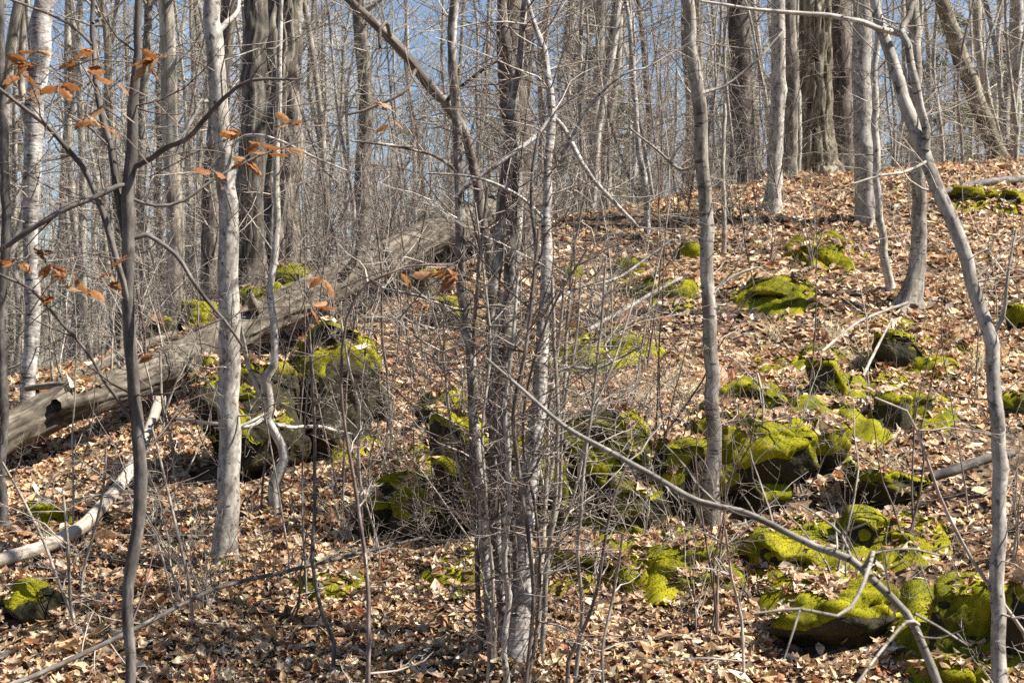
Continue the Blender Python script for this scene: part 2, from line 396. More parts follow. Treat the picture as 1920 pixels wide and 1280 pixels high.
# ------------------------------------------------------------------ ground sheet
ny, nx = XX.shape
idx = np.arange(ny * nx).reshape(ny, nx)
quads = np.stack([idx[:-1, :-1], idx[:-1, 1:], idx[1:, 1:], idx[1:, :-1]], -1).reshape(-1, 4)
ground = obj('ground', mesh_from('ground', np.stack([XX, YY, ZZ], -1).reshape(-1, 3), [quads], None, True, M['ground']))
tag(ground, kind='structure')

from mathutils import Matrix
from mathutils.bvhtree import BVHTree
def frames(nrm, yaw):
    """orthonormal frames with z = nrm"""
    ref = np.stack([np.cos(yaw), np.sin(yaw), 0 * yaw], -1)
    X = unit(ref - nrm * (ref * nrm).sum(-1, keepdims=True)); Y = np.cross(nrm, X)
    return X, Y
# ------------------------------------------------------------------ mossy rocks and moss cushions
def icosphere(sub):
    t = (1 + 5 ** .5) / 2
    V = [(-1,t,0),(1,t,0),(-1,-t,0),(1,-t,0),(0,-1,t),(0,1,t),(0,-1,-t),(0,1,-t),(t,0,-1),(t,0,1),(-t,0,-1),(-t,0,1)]
    Fc = np.array([(0,11,5),(0,5,1),(0,1,7),(0,7,10),(0,10,11),(1,5,9),(5,11,4),(11,10,2),(10,7,6),(7,1,8),(3,9,4),(3,4,2),(3,2,6),(3,6,8),(3,8,9),(4,9,5),(2,4,11),(6,2,10),(8,6,7),(9,8,1)])
    V = unit(np.array(V, float))
    for _ in range(sub):
        e = np.concatenate([Fc[:, [0,1]], Fc[:, [1,2]], Fc[:, [2,0]]]); es = np.sort(e, 1)
        uq, inv = np.unique(es, axis=0, return_inverse=True); inv = inv.ravel()
        mid = unit(V[uq[:, 0]] + V[uq[:, 1]]) ; m = inv.reshape(3, -1) + len(V)
        a, b, c = Fc.T
        Fc = np.concatenate([np.stack([a, m[0], m[2]], 1), np.stack([b, m[1], m[0]], 1), np.stack([c, m[2], m[1]], 1), m.T])
        V = np.concatenate([V, mid])
    return V, Fc
ICO = {k: icosphere(k) for k in (3, 4, 5)}
def normals(V, Fc):
    fn = np.cross(V[Fc[:, 1]] - V[Fc[:, 0]], V[Fc[:, 2]] - V[Fc[:, 0]])
    nn = np.zeros_like(V)
    for k in range(3): np.add.at(nn, Fc[:, k], fn)
    return unit(nn), 0.5 * np.linalg.norm(fn, axis=1)
ROCKN = [0]; ROCKMESH = []
def moss_shoots(rg, V2, f2, n2, pr, dens=13000, most=8000):
    tot = pr.sum(); k = int(min(most, tot * dens))
    if k < 10: return V2, [f2]
    fi = rg.choice(len(f2), k, p=pr / tot)
    b = rg.dirichlet((1, 1, 1), k); pp = (V2[f2[fi]] * b[:, :, None]).sum(1); pn = unit(n2[f2[fi]].mean(1) + rg.normal(0, .45, (k, 3)) + [0, 0, .25])
    X, Y = frames(pn, rg.uniform(0, 6.28, k)); hgt = rg.uniform(.003, .008, k)[:, None]; wd = rg.uniform(.0012, .0024, k)[:, None]
    B = np.stack([pp - X * wd, pp + X * wd, pp + pn * hgt], 1).reshape(-1, 3)
    return np.concatenate([V2, B]), [f2, np.arange(len(V2), len(V2) + 3 * k).reshape(-1, 3)]
def moss_carpet(label, x0, y0, x1, y1, thick=.06, seed=0):
    rg = np.random.default_rng(seed + 900)
    u = (x0 + x1) / 2; d0, d1 = hit(u, y1), hit(u, y0); dc = (d0 + d1) / 2; cx, cy = (u - 960) / F * dc, dc
    hw, hd = (x1 - x0) / 2 * dc / F, max(.12, (d1 - d0) / 2)
    n1, n2_ = int(np.clip(hw * 2 / .022, 14, 70)), int(np.clip(hd * 2 / .022, 14, 70))
    A_, B_ = np.meshgrid(np.linspace(-1.3, 1.3, n1), np.linspace(-1.3, 1.3, n2_))
    x = cx + A_ * hw; y = cy + B_ * hd
    q = np.stack([x, y, np.full_like(x, seed * 3.3)], -1)
    r = .92 * np.sqrt(A_ ** 2 + B_ ** 2) + .5 * fbm(q * 2.6 / max(.35, hw), 3, seed)
    t = np.clip((1 - r) * 2.2, -.4, 1); bil = np.abs(fbm(q * 5.5, 2, seed + 4)) ** .6
    th = np.where(t > 0, t * (2 - t), t) * (thick * (.45 + .9 * bil)) + .007 * fbm(q * 30, 2, seed + 7) + .012
    z = gz(x, y) + th
    V_ = np.stack([x, y, z], -1).reshape(-1, 3); id_ = np.arange(n1 * n2_).reshape(n2_, n1)
    qd = np.stack([id_[:-1, :-1], id_[:-1, 1:], id_[1:, 1:], id_[1:, :-1]], -1).reshape(-1, 4); f = np.concatenate([qd[:, [0, 1, 2]], qd[:, [0, 2, 3]]])
    tf = t.ravel(); f = f[tf[f].max(1) > 0]
    if not len(f): return
    us = np.unique(f); rm = -np.ones(len(V_), int); rm[us] = np.arange(len(us)); f = rm[f]; V_ = V_[us]; tf = tf[us]
    c = np.array([cx, cy, float(gz(cx, cy))]); ROCKMESH.append((V_.copy(), f)); V_ = V_ - c
    nn, ar = normals(V_, f); Va, Fa = moss_shoots(rg, V_, f, nn, ar * (tf[f].min(1) > .05), 20000, 8000)
    o = obj('moss_carpet', mesh_from('moss_carpet', Va, Fa, None, True, M['moss'])); o.location = c
    tag(o, label, 'moss', 'moss carpets over the ground')

def rock(label, x0, y0, x1, y1, moss=0.5, name='mossy_rock', cat='rock', deep=0.8, lump=1.0, box=0.8, sub=4, cushion=False, d=None, group=None, lift=0.0, cuts=12):
    """a rock whose visible outline in the photograph spans x0..x1, y0..y1"""
    ROCKN[0] += 1; seed = 100 + ROCKN[0]; rg = np.random.default_rng(seed)
    u = (x0 + x1) / 2
    db = d or hit(u, y1)
    Wd = (x1 - x0) * db / F; Hh = (y1 - y0) * db / F
    D = Wd * deep
    dc = db + D * (0.20 if 855 < y1 < 1020 and 640 < u < 1610 else 0.42)
    c = P(u, (y0 + y1) / 2, dc)
    g = float(gz(c[0], c[1]))
    top = c[2] + Hh * .53 + lift; low = min(g - 0.08, c[2] - Hh / 2) - 0.05
    rz = (top - low) / 2; c = np.array([c[0], c[1], (top + low) / 2])
    V, Fc = ICO[sub]
    p = np.sign(V) * np.abs(V) ** box
    p = p / np.maximum(np.linalg.norm(p, axis=1, keepdims=True) ** 0.35, 1e-6)
    ang = rg.uniform(-.5, .5)
    q = V * 1.6 + seed * 7.7
    n_low = fbm(q, 2, seed)
    p = p * (1 + (0.24 if not cushion else 0.20) * n_low)[:, None]
    sc3 = np.array([Wd / 2, D / 2, rz])
    for q_ in range(cuts):          # broken faces
        pn = unit(rg.normal(0, 1, 3) * [1, 1, .7]); h = rg.uniform(.5, .9) if not cushion else 1.2
        if q_ == 0 and not cushion: pn = unit(np.array([rg.normal(0, .2), rg.normal(-.15, .2), 1.0])); h = .72
        p = p - np.maximum(0, p @ pn - h)[:, None] * pn * .92
    p = p / np.abs(p).max(0)
    S = p * sc3
    ca, sa = math.cos(ang * .4), math.sin(ang * .4)
    S = np.stack([S[:, 0] * ca - S[:, 1] * sa, S[:, 0] * sa + S[:, 1] * ca, S[:, 2]], 1)
    nn, _ = normals(S, Fc)
    wp = S + c
    fine = fbm(wp * 9, 3, seed + 3)
    S = S + nn * ((0.055 * fbm(wp * 5, 2, seed + 5) + 0.022 * fine) * min(1, Wd * 2))[:, None]
    nn, ar = normals(S, Fc)
    root = empty(name, c); tag(root, label, cat, group)
    # puffy moss with creases
    freq = 5.0 / lump
    bil = np.abs(fbm(wp * freq, 2, seed + 11)) ** 0.6
    mask = nn[:, 2] * 1.25 + nn[:, 0] * 0.12 + 0.95 * fbm(wp * 5.0, 3, seed + 21) + moss * 1.15 - 0.88
    if cushion: mask = np.full(len(S), 1.0)
    th = np.clip(mask * 1.6, -0.6, 1) * (0.008 + 0.060 * bil * min(1.3, 0.5 + Wd)) + 0.004 * fbm(wp * 34, 2, seed + 31)
    zg = S[:, 2] + c[2] - gz(S[:, 0] + c[0], S[:, 1] + c[1])
    if not cushion:
        fs = (zg[Fc].max(1) > -0.06) & (mask[Fc].min(1) < 0.25)
        us = np.unique(Fc[fs]); rm = -np.ones(len(S), int); rm[us] = np.arange(len(us))
        if len(us): obj('stone', mesh_from('stone', S[us], [rm[Fc[fs]]], None, True, M['stone']), root)
    ROCKMESH.append((S + c + nn * np.maximum(th, 0)[:, None], Fc))
    MS = S + nn * th[:, None]
    fm = (mask[Fc].max(1) > -0.12) & (zg[Fc].max(1) > -0.06)
    if fm.any():
        used = np.unique(Fc[fm]); remap = -np.ones(len(S), int); remap[used] = np.arange(len(used))
        f2 = remap[Fc[fm]]; V2 = MS[used]
        n2, a2 = normals(V2, f2)
        fmask = mask[used][f2].min(1)
        # short moss shoots standing on the cushion
        fc = V2[f2].mean(1); fnn = n2[f2].mean(1)
        wz = fc[:, 2] + c[2]; above = wz > gz(fc[:, 0] + c[0], fc[:, 1] + c[1]) - 0.02
        pr = a2 * (fmask > 0.02) * above * (fnn[:, 1] < 0.75)
        Vall, Fall = moss_shoots(rg, V2, f2, n2, pr)
        tag(obj('moss', mesh_from('moss', Vall, Fall, None, True, M['moss']), root), kind='stuff')
    return root

# the boulder under the fallen log
rock('large boulder with a bright moss cap beneath the fallen log', 505, 586, 715, 868, .40, deep=.95, sub=5, lump=1.8, box=.7, cuts=5)
rock('dark mossy boulder in the shade under the fallen log', 362, 655, 592, 910, .12, deep=.8, sub=5, lump=1.6, box=.7, cuts=7)
rock('small grey stone leaning right of the bright capped boulder', 690, 712, 742, 795, -.1, deep=.7, name='small_rock')
rock('mossy slab on the slope left of the silver birch clump', 772, 722, 868, 800, .75, deep=.8)
rock('dark mossy outcrop directly left of the silver birch clump', 800, 780, 925, 1000, .48, deep=.7, sub=5)
rock('small mossy overhang with bare hanging roots below it', 700, 868, 795, 985, .45, deep=.8)
rock('low dark rock in twigs between the root overhang and birch', 655, 925, 745, 1010, .45, deep=.8)
rock('outcrop with sunlit moss top just right of the silver birch clump', 1045, 762, 1235, 985, .68, deep=.7, sub=5, lump=1.5)
rock('mossy block at the left foot of the straight grey trunk', 1215, 830, 1335, 990, .55, deep=.7)
rock('dark ledge block directly behind the birch clump', 890, 800, 1060, 1010, .42, deep=.6, sub=5)
rock('low ledge block between the root overhang and the dark outcrop', 735, 905, 850, 1015, .40, deep=.6)
rock('ledge block below the outcrop right of the birch', 1120, 880, 1260, 1005, .40, deep=.6, sub=5)
rock('ledge block tucked under the large mossy boulder', 1350, 880, 1480, 965, .45, deep=.6)
rock('large moss covered boulder right of the straight grey trunk', 1275, 765, 1530, 950, .95, deep=.8, sub=5, lump=1.7)
rock('round moss hummock on top of the large mossy boulder', 1335, 700, 1480, 830, .95, deep=.8, sub=5, lump=1.5, name='moss_hummock', cat='moss')
rock('bright domed moss hummock right of the large mossy boulder', 1465, 775, 1585, 880, .95, deep=.8, lump=1.8, name='moss_hummock', cat='moss')
rock('upright moss mound above the domed hummock', 1510, 668, 1592, 775, .85, deep=.8, lump=1.3, name='moss_hummock', cat='moss')
rock('thin moss patch at the top of the mossy outcrop', 1495, 652, 1585, 692, .95, deep=.8, name='moss_cushion', cat='moss', cushion=True)
rock('half bare square rock below the flared trunk', 1630, 622, 1742, 700, .45, deep=.7, sub=5)
rock('low moss strip under the half bare square rock', 1700, 672, 1800, 702, .9, deep=.5, name='moss_cushion', cat='moss', cushion=True)
rock('small dark mossy rock left of the curved tree', 1636, 735, 1712, 815, .5, deep=.7)
rock('small green rock just behind the curved tree', 1688, 742, 1755, 800, .65, deep=.7)
rock('flat lichen covered stone with a dark hollow beneath', 1588, 878, 1752, 962, .38, deep=.7, sub=5, box=.6)
rock('round moss hummock high on the slope', 1408, 524, 1512, 575, .95, deep=.8, lump=1.6, name='moss_hummock', cat='moss')
rock('pale topped moss rock highest of the mid slope cushions', 1498, 448, 1594, 505, .75, deep=.8)
rock('wide flat moss cushion left of the straight grey trunk', 1180, 524, 1298, 566, .95, deep=.7, name='moss_cushion', cat='moss', cushion=True)
rock('small moss cushion upslope from the wide flat one', 1158, 486, 1215, 515, .9, deep=.7, name='moss_cushion', cat='moss', cushion=True)
rock('tiny moss tuft beside the birch on the upper slope', 1052, 500, 1092, 522, .9, deep=.7, name='moss_cushion', cat='moss', cushion=True)
rock('moss patch left end of the strip right of the birch', 1040, 650, 1140, 690, .9, deep=.6, name='moss_cushion', cat='moss', cushion=True)
rock('moss patch right end of the strip right of the birch', 1135, 632, 1225, 672, .9, deep=.6, name='moss_cushion', cat='moss', cushion=True)
rock('little moss tuft between thin pole and forked pale stem', 1275, 460, 1315, 484, .9, deep=.7, name='moss_cushion', cat='moss', cushion=True)
rock('mossy stone bottom left of the birch foot', 812, 1052, 905, 1108, .75, deep=.8)
rock('low moss bank immediately right of the birch foot', 1005, 1028, 1165, 1098, .8, deep=.6, lump=1.4)
rock('rounded mossy stone under the diagonal dead branch', 1145, 975, 1245, 1025, .55, deep=.8)
rock('long moss ridge below the straight grey trunk', 1150, 1022, 1372, 1112, .85, deep=.55, sub=5, lump=1.6)
rock('small moss clump at the end of the long moss ridge', 1275, 1068, 1362, 1115, .95, deep=.7, name='moss_hummock', cat='moss')
rock('smooth dark green moss mound beneath the diagonal dead branch', 1388, 992, 1580, 1092, .95, deep=.6, sub=5, lump=2.0, name='moss_hummock', cat='moss')
rock('shaded moss bank below the flat lichen stone', 1555, 955, 1660, 1052, .75, deep=.7)
rock('sunlit moss patch right of the shaded moss bank', 1645, 988, 1758, 1052, .9, deep=.6, name='moss_hummock', cat='moss')
rock('large dark rock with thin moss at bottom right', 1415, 1098, 1690, 1232, .38, deep=.7, sub=5)
rock('big mossy boulder just left of the curved tree foot', 1700, 1095, 1880, 1255, .75, deep=.8, sub=5, lump=1.5)
rock('bright moss clump at the bottom edge beside the curved tree', 1738, 1236, 1822, 1300, .95, deep=.8, name='moss_hummock', cat='moss')
rock('mossy rock cut by the lower right picture edge', 1872, 1085, 1990, 1262, .75, deep=.8, sub=5)
rock('moss hummock near the hilltop left of its twin', 1782, 352, 1866, 390, .9, deep=.8, name='moss_hummock', cat='moss')
rock('moss hummock near the hilltop at the right edge', 1868, 362, 1945, 394, .9, deep=.8, name='moss_hummock', cat='moss')
rock('moss rock halfway up at the right picture edge', 1888, 566, 1960, 622, .75, deep=.8)
rock('dark moss rock at the right edge behind curved tree', 1842, 735, 1950, 782, .65, deep=.7)
rock('moss cushion on the ridge behind the crooked pale sapling', 505, 498, 600, 545, .8, deep=.7)
rock('moss covered stone on the ridge left of the crooked sapling', 445, 530, 535, 588, .75, deep=.7)
rock('yellowish rounded stone lying behind the fallen log', 262, 598, 345, 652, .25, deep=.8)
rock('mossy stone behind the log next to the pale maple', 330, 572, 420, 618, .7, deep=.8)
rock('flat mossy stone by the peeled pale branch', 38, 944, 145, 990, .6, deep=.7)
rock('low brownish rock among thin stems at left edge', -15, 1085, 140, 1180, -.1, deep=.8, sub=5)
rock('tiny moss tuft at the foot of the pale maple', 408, 1046, 446, 1074, .9, deep=.8, name='moss_cushion', cat='moss', cushion=True)
rock('dark mossy rock under the raised end of the log', 742, 505, 832, 565, .6, deep=.7)
rock('small mossy rock in leaves right of the bright boulder', 808, 560, 900, 625, .55, deep=.7)

for i, (lab, x0, y0, x1, y1, th) in enumerate([
    ('moss carpet spread right of the birch foot, lowest in the picture', 985, 1020, 1190, 1110, .095), ('moss carpet around the long moss ridge', 1150, 1010, 1390, 1120, .095),
    ('wide moss carpet below the diagonal dead branch middle', 1380, 985, 1620, 1100, .105), ('moss carpet between shaded bank and curved tree', 1600, 975, 1770, 1060, .095),
    ('moss carpet at the bottom right corner', 1680, 1100, 1930, 1290, .105), ('moss carpet capping the large dark rock', 1400, 1085, 1640, 1150, .085),
    ('moss carpet strip upslope right of the birch stem', 1030, 630, 1240, 695, .095), ('moss carpet filling gaps behind the large mossy boulder', 1430, 680, 1620, 830, .105),
    ('moss carpet above the half bare square rock', 1600, 610, 1800, 712, .085), ('patchy moss carpet around the small green rock', 1620, 725, 1780, 810, .085),
    ('moss carpet below the round high hummock', 1390, 530, 1530, 590, .085), ('moss carpet beside the pale topped moss rock', 1480, 445, 1610, 512, .085),
    ('moss carpet around the wide flat cushion', 1160, 515, 1310, 575, .085), ('moss carpet by the rock bottom left of birch', 790, 1045, 920, 1115, .085),
    ('moss carpet between the birch and outcrop', 1030, 820, 1260, 1000, .095), ('moss carpet around the hilltop hummocks', 1760, 350, 1930, 400, .075),
    ('moss carpet along the ridge behind the pale maple', 380, 560, 620, 600, .085), ('moss carpet on the ground under the boulders', 700, 850, 900, 1000, .085),
    ('faint moss carpet in the leaves under the pale maple', 560, 1080, 680, 1120, .065), ('small moss carpet left of the root overhang', 620, 835, 700, 870, .075)]):
    moss_carpet(lab, x0, y0, x1, y1, th, i + 1)

# ------------------------------------------------------------------ leaf litter
def leaf_shape(kind, a, b_, tw):
    if kind == 'oak':
        xs = np.array([-.5, -.24, 0.0, .24, .5]); hw = np.array([0, .24, .12, .27, 0])
    elif kind == 'far':
        xs = np.array([-.5, -.02, .5]); hw = np.array([0, .27, 0])
    elif kind == 'oval':
        xs = np.array([-.5, -.15, .2, .5]); hw = np.array([0, .25, .22, 0])
    elif kind == 'oakfine':
        xs = np.array([-.62, -.5, -.36, -.26, -.1, .0, .16, .26, .4, .5]); hw = np.array([.008, .015, .15, .07, .25, .11, .27, .12, .15, 0])
    elif kind == 'ovalfine':
        xs = np.array([-.60, -.5, -.34, -.16, .02, .2, .36, .5]); hw = np.array([.008, .02, .17, .25, .27, .23, .13, 0])
    if kind.startswith('maple'):
        k = 10; th = np.arange(k) / k * 2 * np.pi
        r = np.where(np.arange(k) % 2 == 0, .52, .24) * np.array([1, 1, .95, 1, .75, 1, .75, 1, .95, 1])
        V = np.concatenate([[[0, 0, 0]], np.stack([np.cos(th) * r, np.sin(th) * r, 0 * th], -1)])
        Fc = [(0, i + 1, (i + 1) % k + 1) for i in range(k)]
    else:
        V = []; Fc = []; ids = []
        for i, (x, h) in enumerate(zip(xs, hw)):
            if h == 0: V.append((x, 0, 0)); ids.append((len(V)-1,) * 3)
            else:
                V += [(x, 0, 0), (x, h, 0), (x, -h, 0)]; k = len(V); ids.append((k-3, k-2, k-1))
        for p, q in zip(ids[:-1], ids[1:]):
            for s in (1, 2):
                f = [p[0], q[0], q[s], p[s]]; 
                if s == 2: f = f[::-1]
                f = [v for j, v in enumerate(f) if v != f[j-1]]
                if len(f) == 4: Fc += [(f[0], f[1], f[2]), (f[0], f[2], f[3])]
                elif len(f) == 3: Fc.append(tuple(f))
        V = np.array(V, float)
    x, y = V[:, 0].copy(), V[:, 1].copy()
    V[:, 2] = a * np.abs(y) + b_ * x * x + tw * x * y + 0.05 * np.sin(x * 9 + a * 7) 
    return V, np.array(Fc)

def leaf_colours(rng, k):
    pal = np.array([(.59,.43,.265), (.48,.315,.175), (.36,.215,.115), (.31,.15,.066), (.25,.095,.038), (.085,.052,.034), (.43,.35,.265), (.67,.55,.395)])
    pr = np.array([.23, .22, .16, .09, .04, .11, .06, .09]); pr /= pr.sum()
    c = pal[rng.choice(len(pal), k, p=pr)] * rng.uniform(.80, 1.22, (k, 1)) * (1 + rng.normal(0, .04, (k, 3)))
    return np.clip(c, 0.02, 0.75)

def make_litter():
    rng = np.random.default_rng(11)
    pts = []
    # several bands, thinner with distance; ground in view only, with a margin
    for (y0, y1, dens, size) in [(5.2, 8.4, 3000, .046), (8.4, 11.5, 2000, .054), (11.5, 18.0, 1150, .068)]:
        w = 0.345 * y1 + 0.5
        k = int((y1 - y0) * 2 * w * dens)
        x = rng.uniform(-w, w, k); y = rng.uniform(y0, y1, k)
        keep = np.abs(x) < 0.335 * y + 0.4
        # uneven depth of leaf drifts
        dn = fbm(np.stack([x * 1.7, y * 1.7, 0 * x], -1), 2, 31)
        st = gnormal(x, y)[:, 2]
        keep &= rng.uniform(0, 1, k) < (0.74 + 1.0 * dn) * np.clip((st - .70) / .16, .12, 1)
        x, y = x[keep], y[keep]
        pts.append(np.stack([x, y, size * np.exp(rng.normal(0, .36, len(x)))], -1))
    for (bx, by, br) in BASES:          # leaves banked against the feet of the trees
        m = int(40 + 500 * br); a = rng.uniform(0, 2 * np.pi, m); rr = br * 1.25 + np.abs(rng.normal(0, .06 + br * .5, m))
        pts.append(np.stack([bx + np.cos(a) * rr, by + np.sin(a) * rr, .06 * np.exp(rng.normal(0, .25, m))], -1))
    pts = np.concatenate(pts); k = len(pts)
    nrm = gnormal(pts[:, 0], pts[:, 1])
    tilt = rng.normal(0, 0.38, (k, 3)); nrm = unit(nrm + tilt)
    nrm[:, 2] = np.abs(nrm[:, 2]); nrm = unit(nrm)
    X, Y = frames(nrm, rng.uniform(0, 2*np.pi, k))
    z = gz(pts[:, 0], pts[:, 1]) + 0.004 + rng.uniform(0, 1, k) ** 1.5 * 0.035
    for (bx, by, br) in BASES:
        z += rng.uniform(.2, 1, k) * .07 * np.exp(-(((pts[:, 0] - bx) ** 2 + (pts[:, 1] - by) ** 2) / (br * 1.4 + .05) ** 2))
    cen = np.stack([pts[:, 0], pts[:, 1], z], -1)
    # drifts lodged on the rocks
    rv, rf, o_ = [], [], 0
    for V_, F_ in ROCKMESH: rv.append(V_); rf.append(F_ + o_); o_ += len(V_)
    bvh = BVHTree.FromPolygons(np.concatenate(rv).tolist(), np.concatenate(rf).tolist())
    drift = fbm(cen * 4.0, 2, 91); ok = np.ones(k, bool)
    for i in range(k):
        h, n_, _, _ = bvh.ray_cast(Vector((cen[i, 0], cen[i, 1], cen[i, 2] + 2.0)), Vector((0, 0, -1)), 2.0)
        if h is None: continue
        rise = h.z - cen[i, 2]
        if n_.z > .62 and drift[i] > (.06 if rise > .07 else -.2): cen[i, 2] = h.z + .008 + .012 * rng.uniform()
        else: ok[i] = False
    pts, nrm, X, Y, z, cen = pts[ok], nrm[ok], X[ok], Y[ok], z[ok], cen[ok]; k = len(pts)
    # pieces of leaf drift share a tone
    col = leaf_colours(rng, k)
    patch = fbm(np.stack([cen[:, 0] * .9, cen[:, 1] * .9, 0 * z], -1), 2, 77)
    col *= (1 + 0.22 * patch)[:, None]
    temps = []
    for kind, m in (('oak', 6), ('oval', 6), ('maple', 4)):
        for i in range(m): temps.append(leaf_shape(kind, rng.uniform(-.6, 1.0), rng.uniform(-.9, 1.4), rng.uniform(-1.3, 1.3)))
    nT = len(temps)
    for i in range(8): temps.append(leaf_shape('far', rng.uniform(-.7, 1.0), rng.uniform(-.9, 1.4), rng.uniform(-1.3, 1.3)))
    which = np.where((cen[:, 1] > 11.3) | (rng.uniform(0, 1, k) < .45), rng.integers(nT, nT + 8, k), rng.integers(0, nT, k))
    Vs, Fs, Cs = [], [], []; off = 0
    for ti, (V, Fc) in enumerate(temps):
        s = np.where(which == ti)[0]
        if not len(s): continue
        sz = pts[s, 2][:, None, None]
        wid = rng.uniform(.75, 1.15, len(s))[:, None, None]
        VV = cen[s][:, None] + sz * (V[None, :, 0:1] * X[s][:, None] + wid * V[None, :, 1:2] * Y[s][:, None] + V[None, :, 2:3] * nrm[s][:, None])
        FF = Fc[None] + (np.arange(len(s)) * len(V))[:, None, None] + off
        Vs.append(VV.reshape(-1, 3)); Fs.append(FF.reshape(-1, 3)); Cs.append(np.repeat(col[s], len(V), 0)); off += len(s) * len(V)
    V = np.concatenate(Vs); C = np.concatenate(Cs); C = np.concatenate([C, np.ones((len(C), 1))], 1)
    me = mesh_from('leaf_litter', V, [np.concatenate(Fs)], {'col': ('FLOAT_COLOR', C)}, False, M['litter'])
    o = obj('leaf_litter', me); tag(o, 'brown and tan fallen leaves carpeting the whole slope', 'leaf litter', kind='stuff')
    print('litter leaves', k, 'tris', len(me.polygons))

# the leaves that show largest, one by one, as pieces of the ground
rng = np.random.default_rng(5)
LEAF_MESH = []
for kind in ('oakfine', 'ovalfine', 'oakfine', 'maple', 'oakfine', 'ovalfine', 'maple'):
    V, Fc = leaf_shape(kind, rng.uniform(.1, .7), rng.uniform(-.3, .9), rng.uniform(-.7, .7))
    LEAF_MESH.append(mesh_from('fallen_leaf', V, [Fc], None, False, M['fallen_leaf']))
from mathutils import Matrix
for i in range(300):
    v = 1280 - 560 * rng.uniform(0, 1) ** 1.6; u = rng.uniform(10, 1910)
    d = hit(u, v); x = (u - 960) / F * d
    nr = unit(gnormal(np.array(x), np.array(d)) + rng.normal(0, .42, 3)); X, Y = frames(nr[None], np.array([rng.uniform(0, 6.28)]))
    s = rng.uniform(.06, .095)
    mt = Matrix((( *(X[0]*s),), (*(Y[0]*s),), (*(nr*s),))).transposed().to_4x4()
    mt.translation = Vector((x, d, float(gz(x, d)) + rng.uniform(.03, .055)))
    o = obj('fallen_leaf', LEAF_MESH[i % len(LEAF_MESH)], ground); o.matrix_world = mt

# ------------------------------------------------------------------ traced trees
SPR = np.random.default_rng(21)
def pix_path(pts, d0, d1=None, wob=0.0, seed=0):
    rg = np.random.default_rng(seed); d1 = d0 if d1 is None else d1
    nP = len(pts); ph = rg.uniform(0, 6.28)
    out, rad = [], []
    for i, (u, v, hw) in enumerate(pts):
        t = i / max(1, nP - 1); d = d0 + (d1 - d0) * t + wob * math.sin(ph + t * 5) * min(1, t * 3)
        out.append(P(u, v, d)); rad.append(hw * d / F)
    return np.array(out), np.array(rad)
def rough_mod(amp, fr, seed=0, ridge=0.0, nr=14):
    def mod(R, th, s, bark):
        a = 1 + amp * fbm(bark * fr + seed, 3, seed)
        if ridge:
            w = fbm(bark * np.array([9, 9, 1.6]) + seed, 2, seed + 1)
            f = fbm(np.stack([bark[..., 0] * 20 + w * 1.2, bark[..., 1] * 20 + w * 1.2, bark[..., 2] * 1.8], -1), 2, seed + 2)
            a = a * (1 - ridge * np.maximum(0, 0.35 - np.abs(f)) / 0.35)
        return R * a
    return mod
TN = [0]; BASES = []
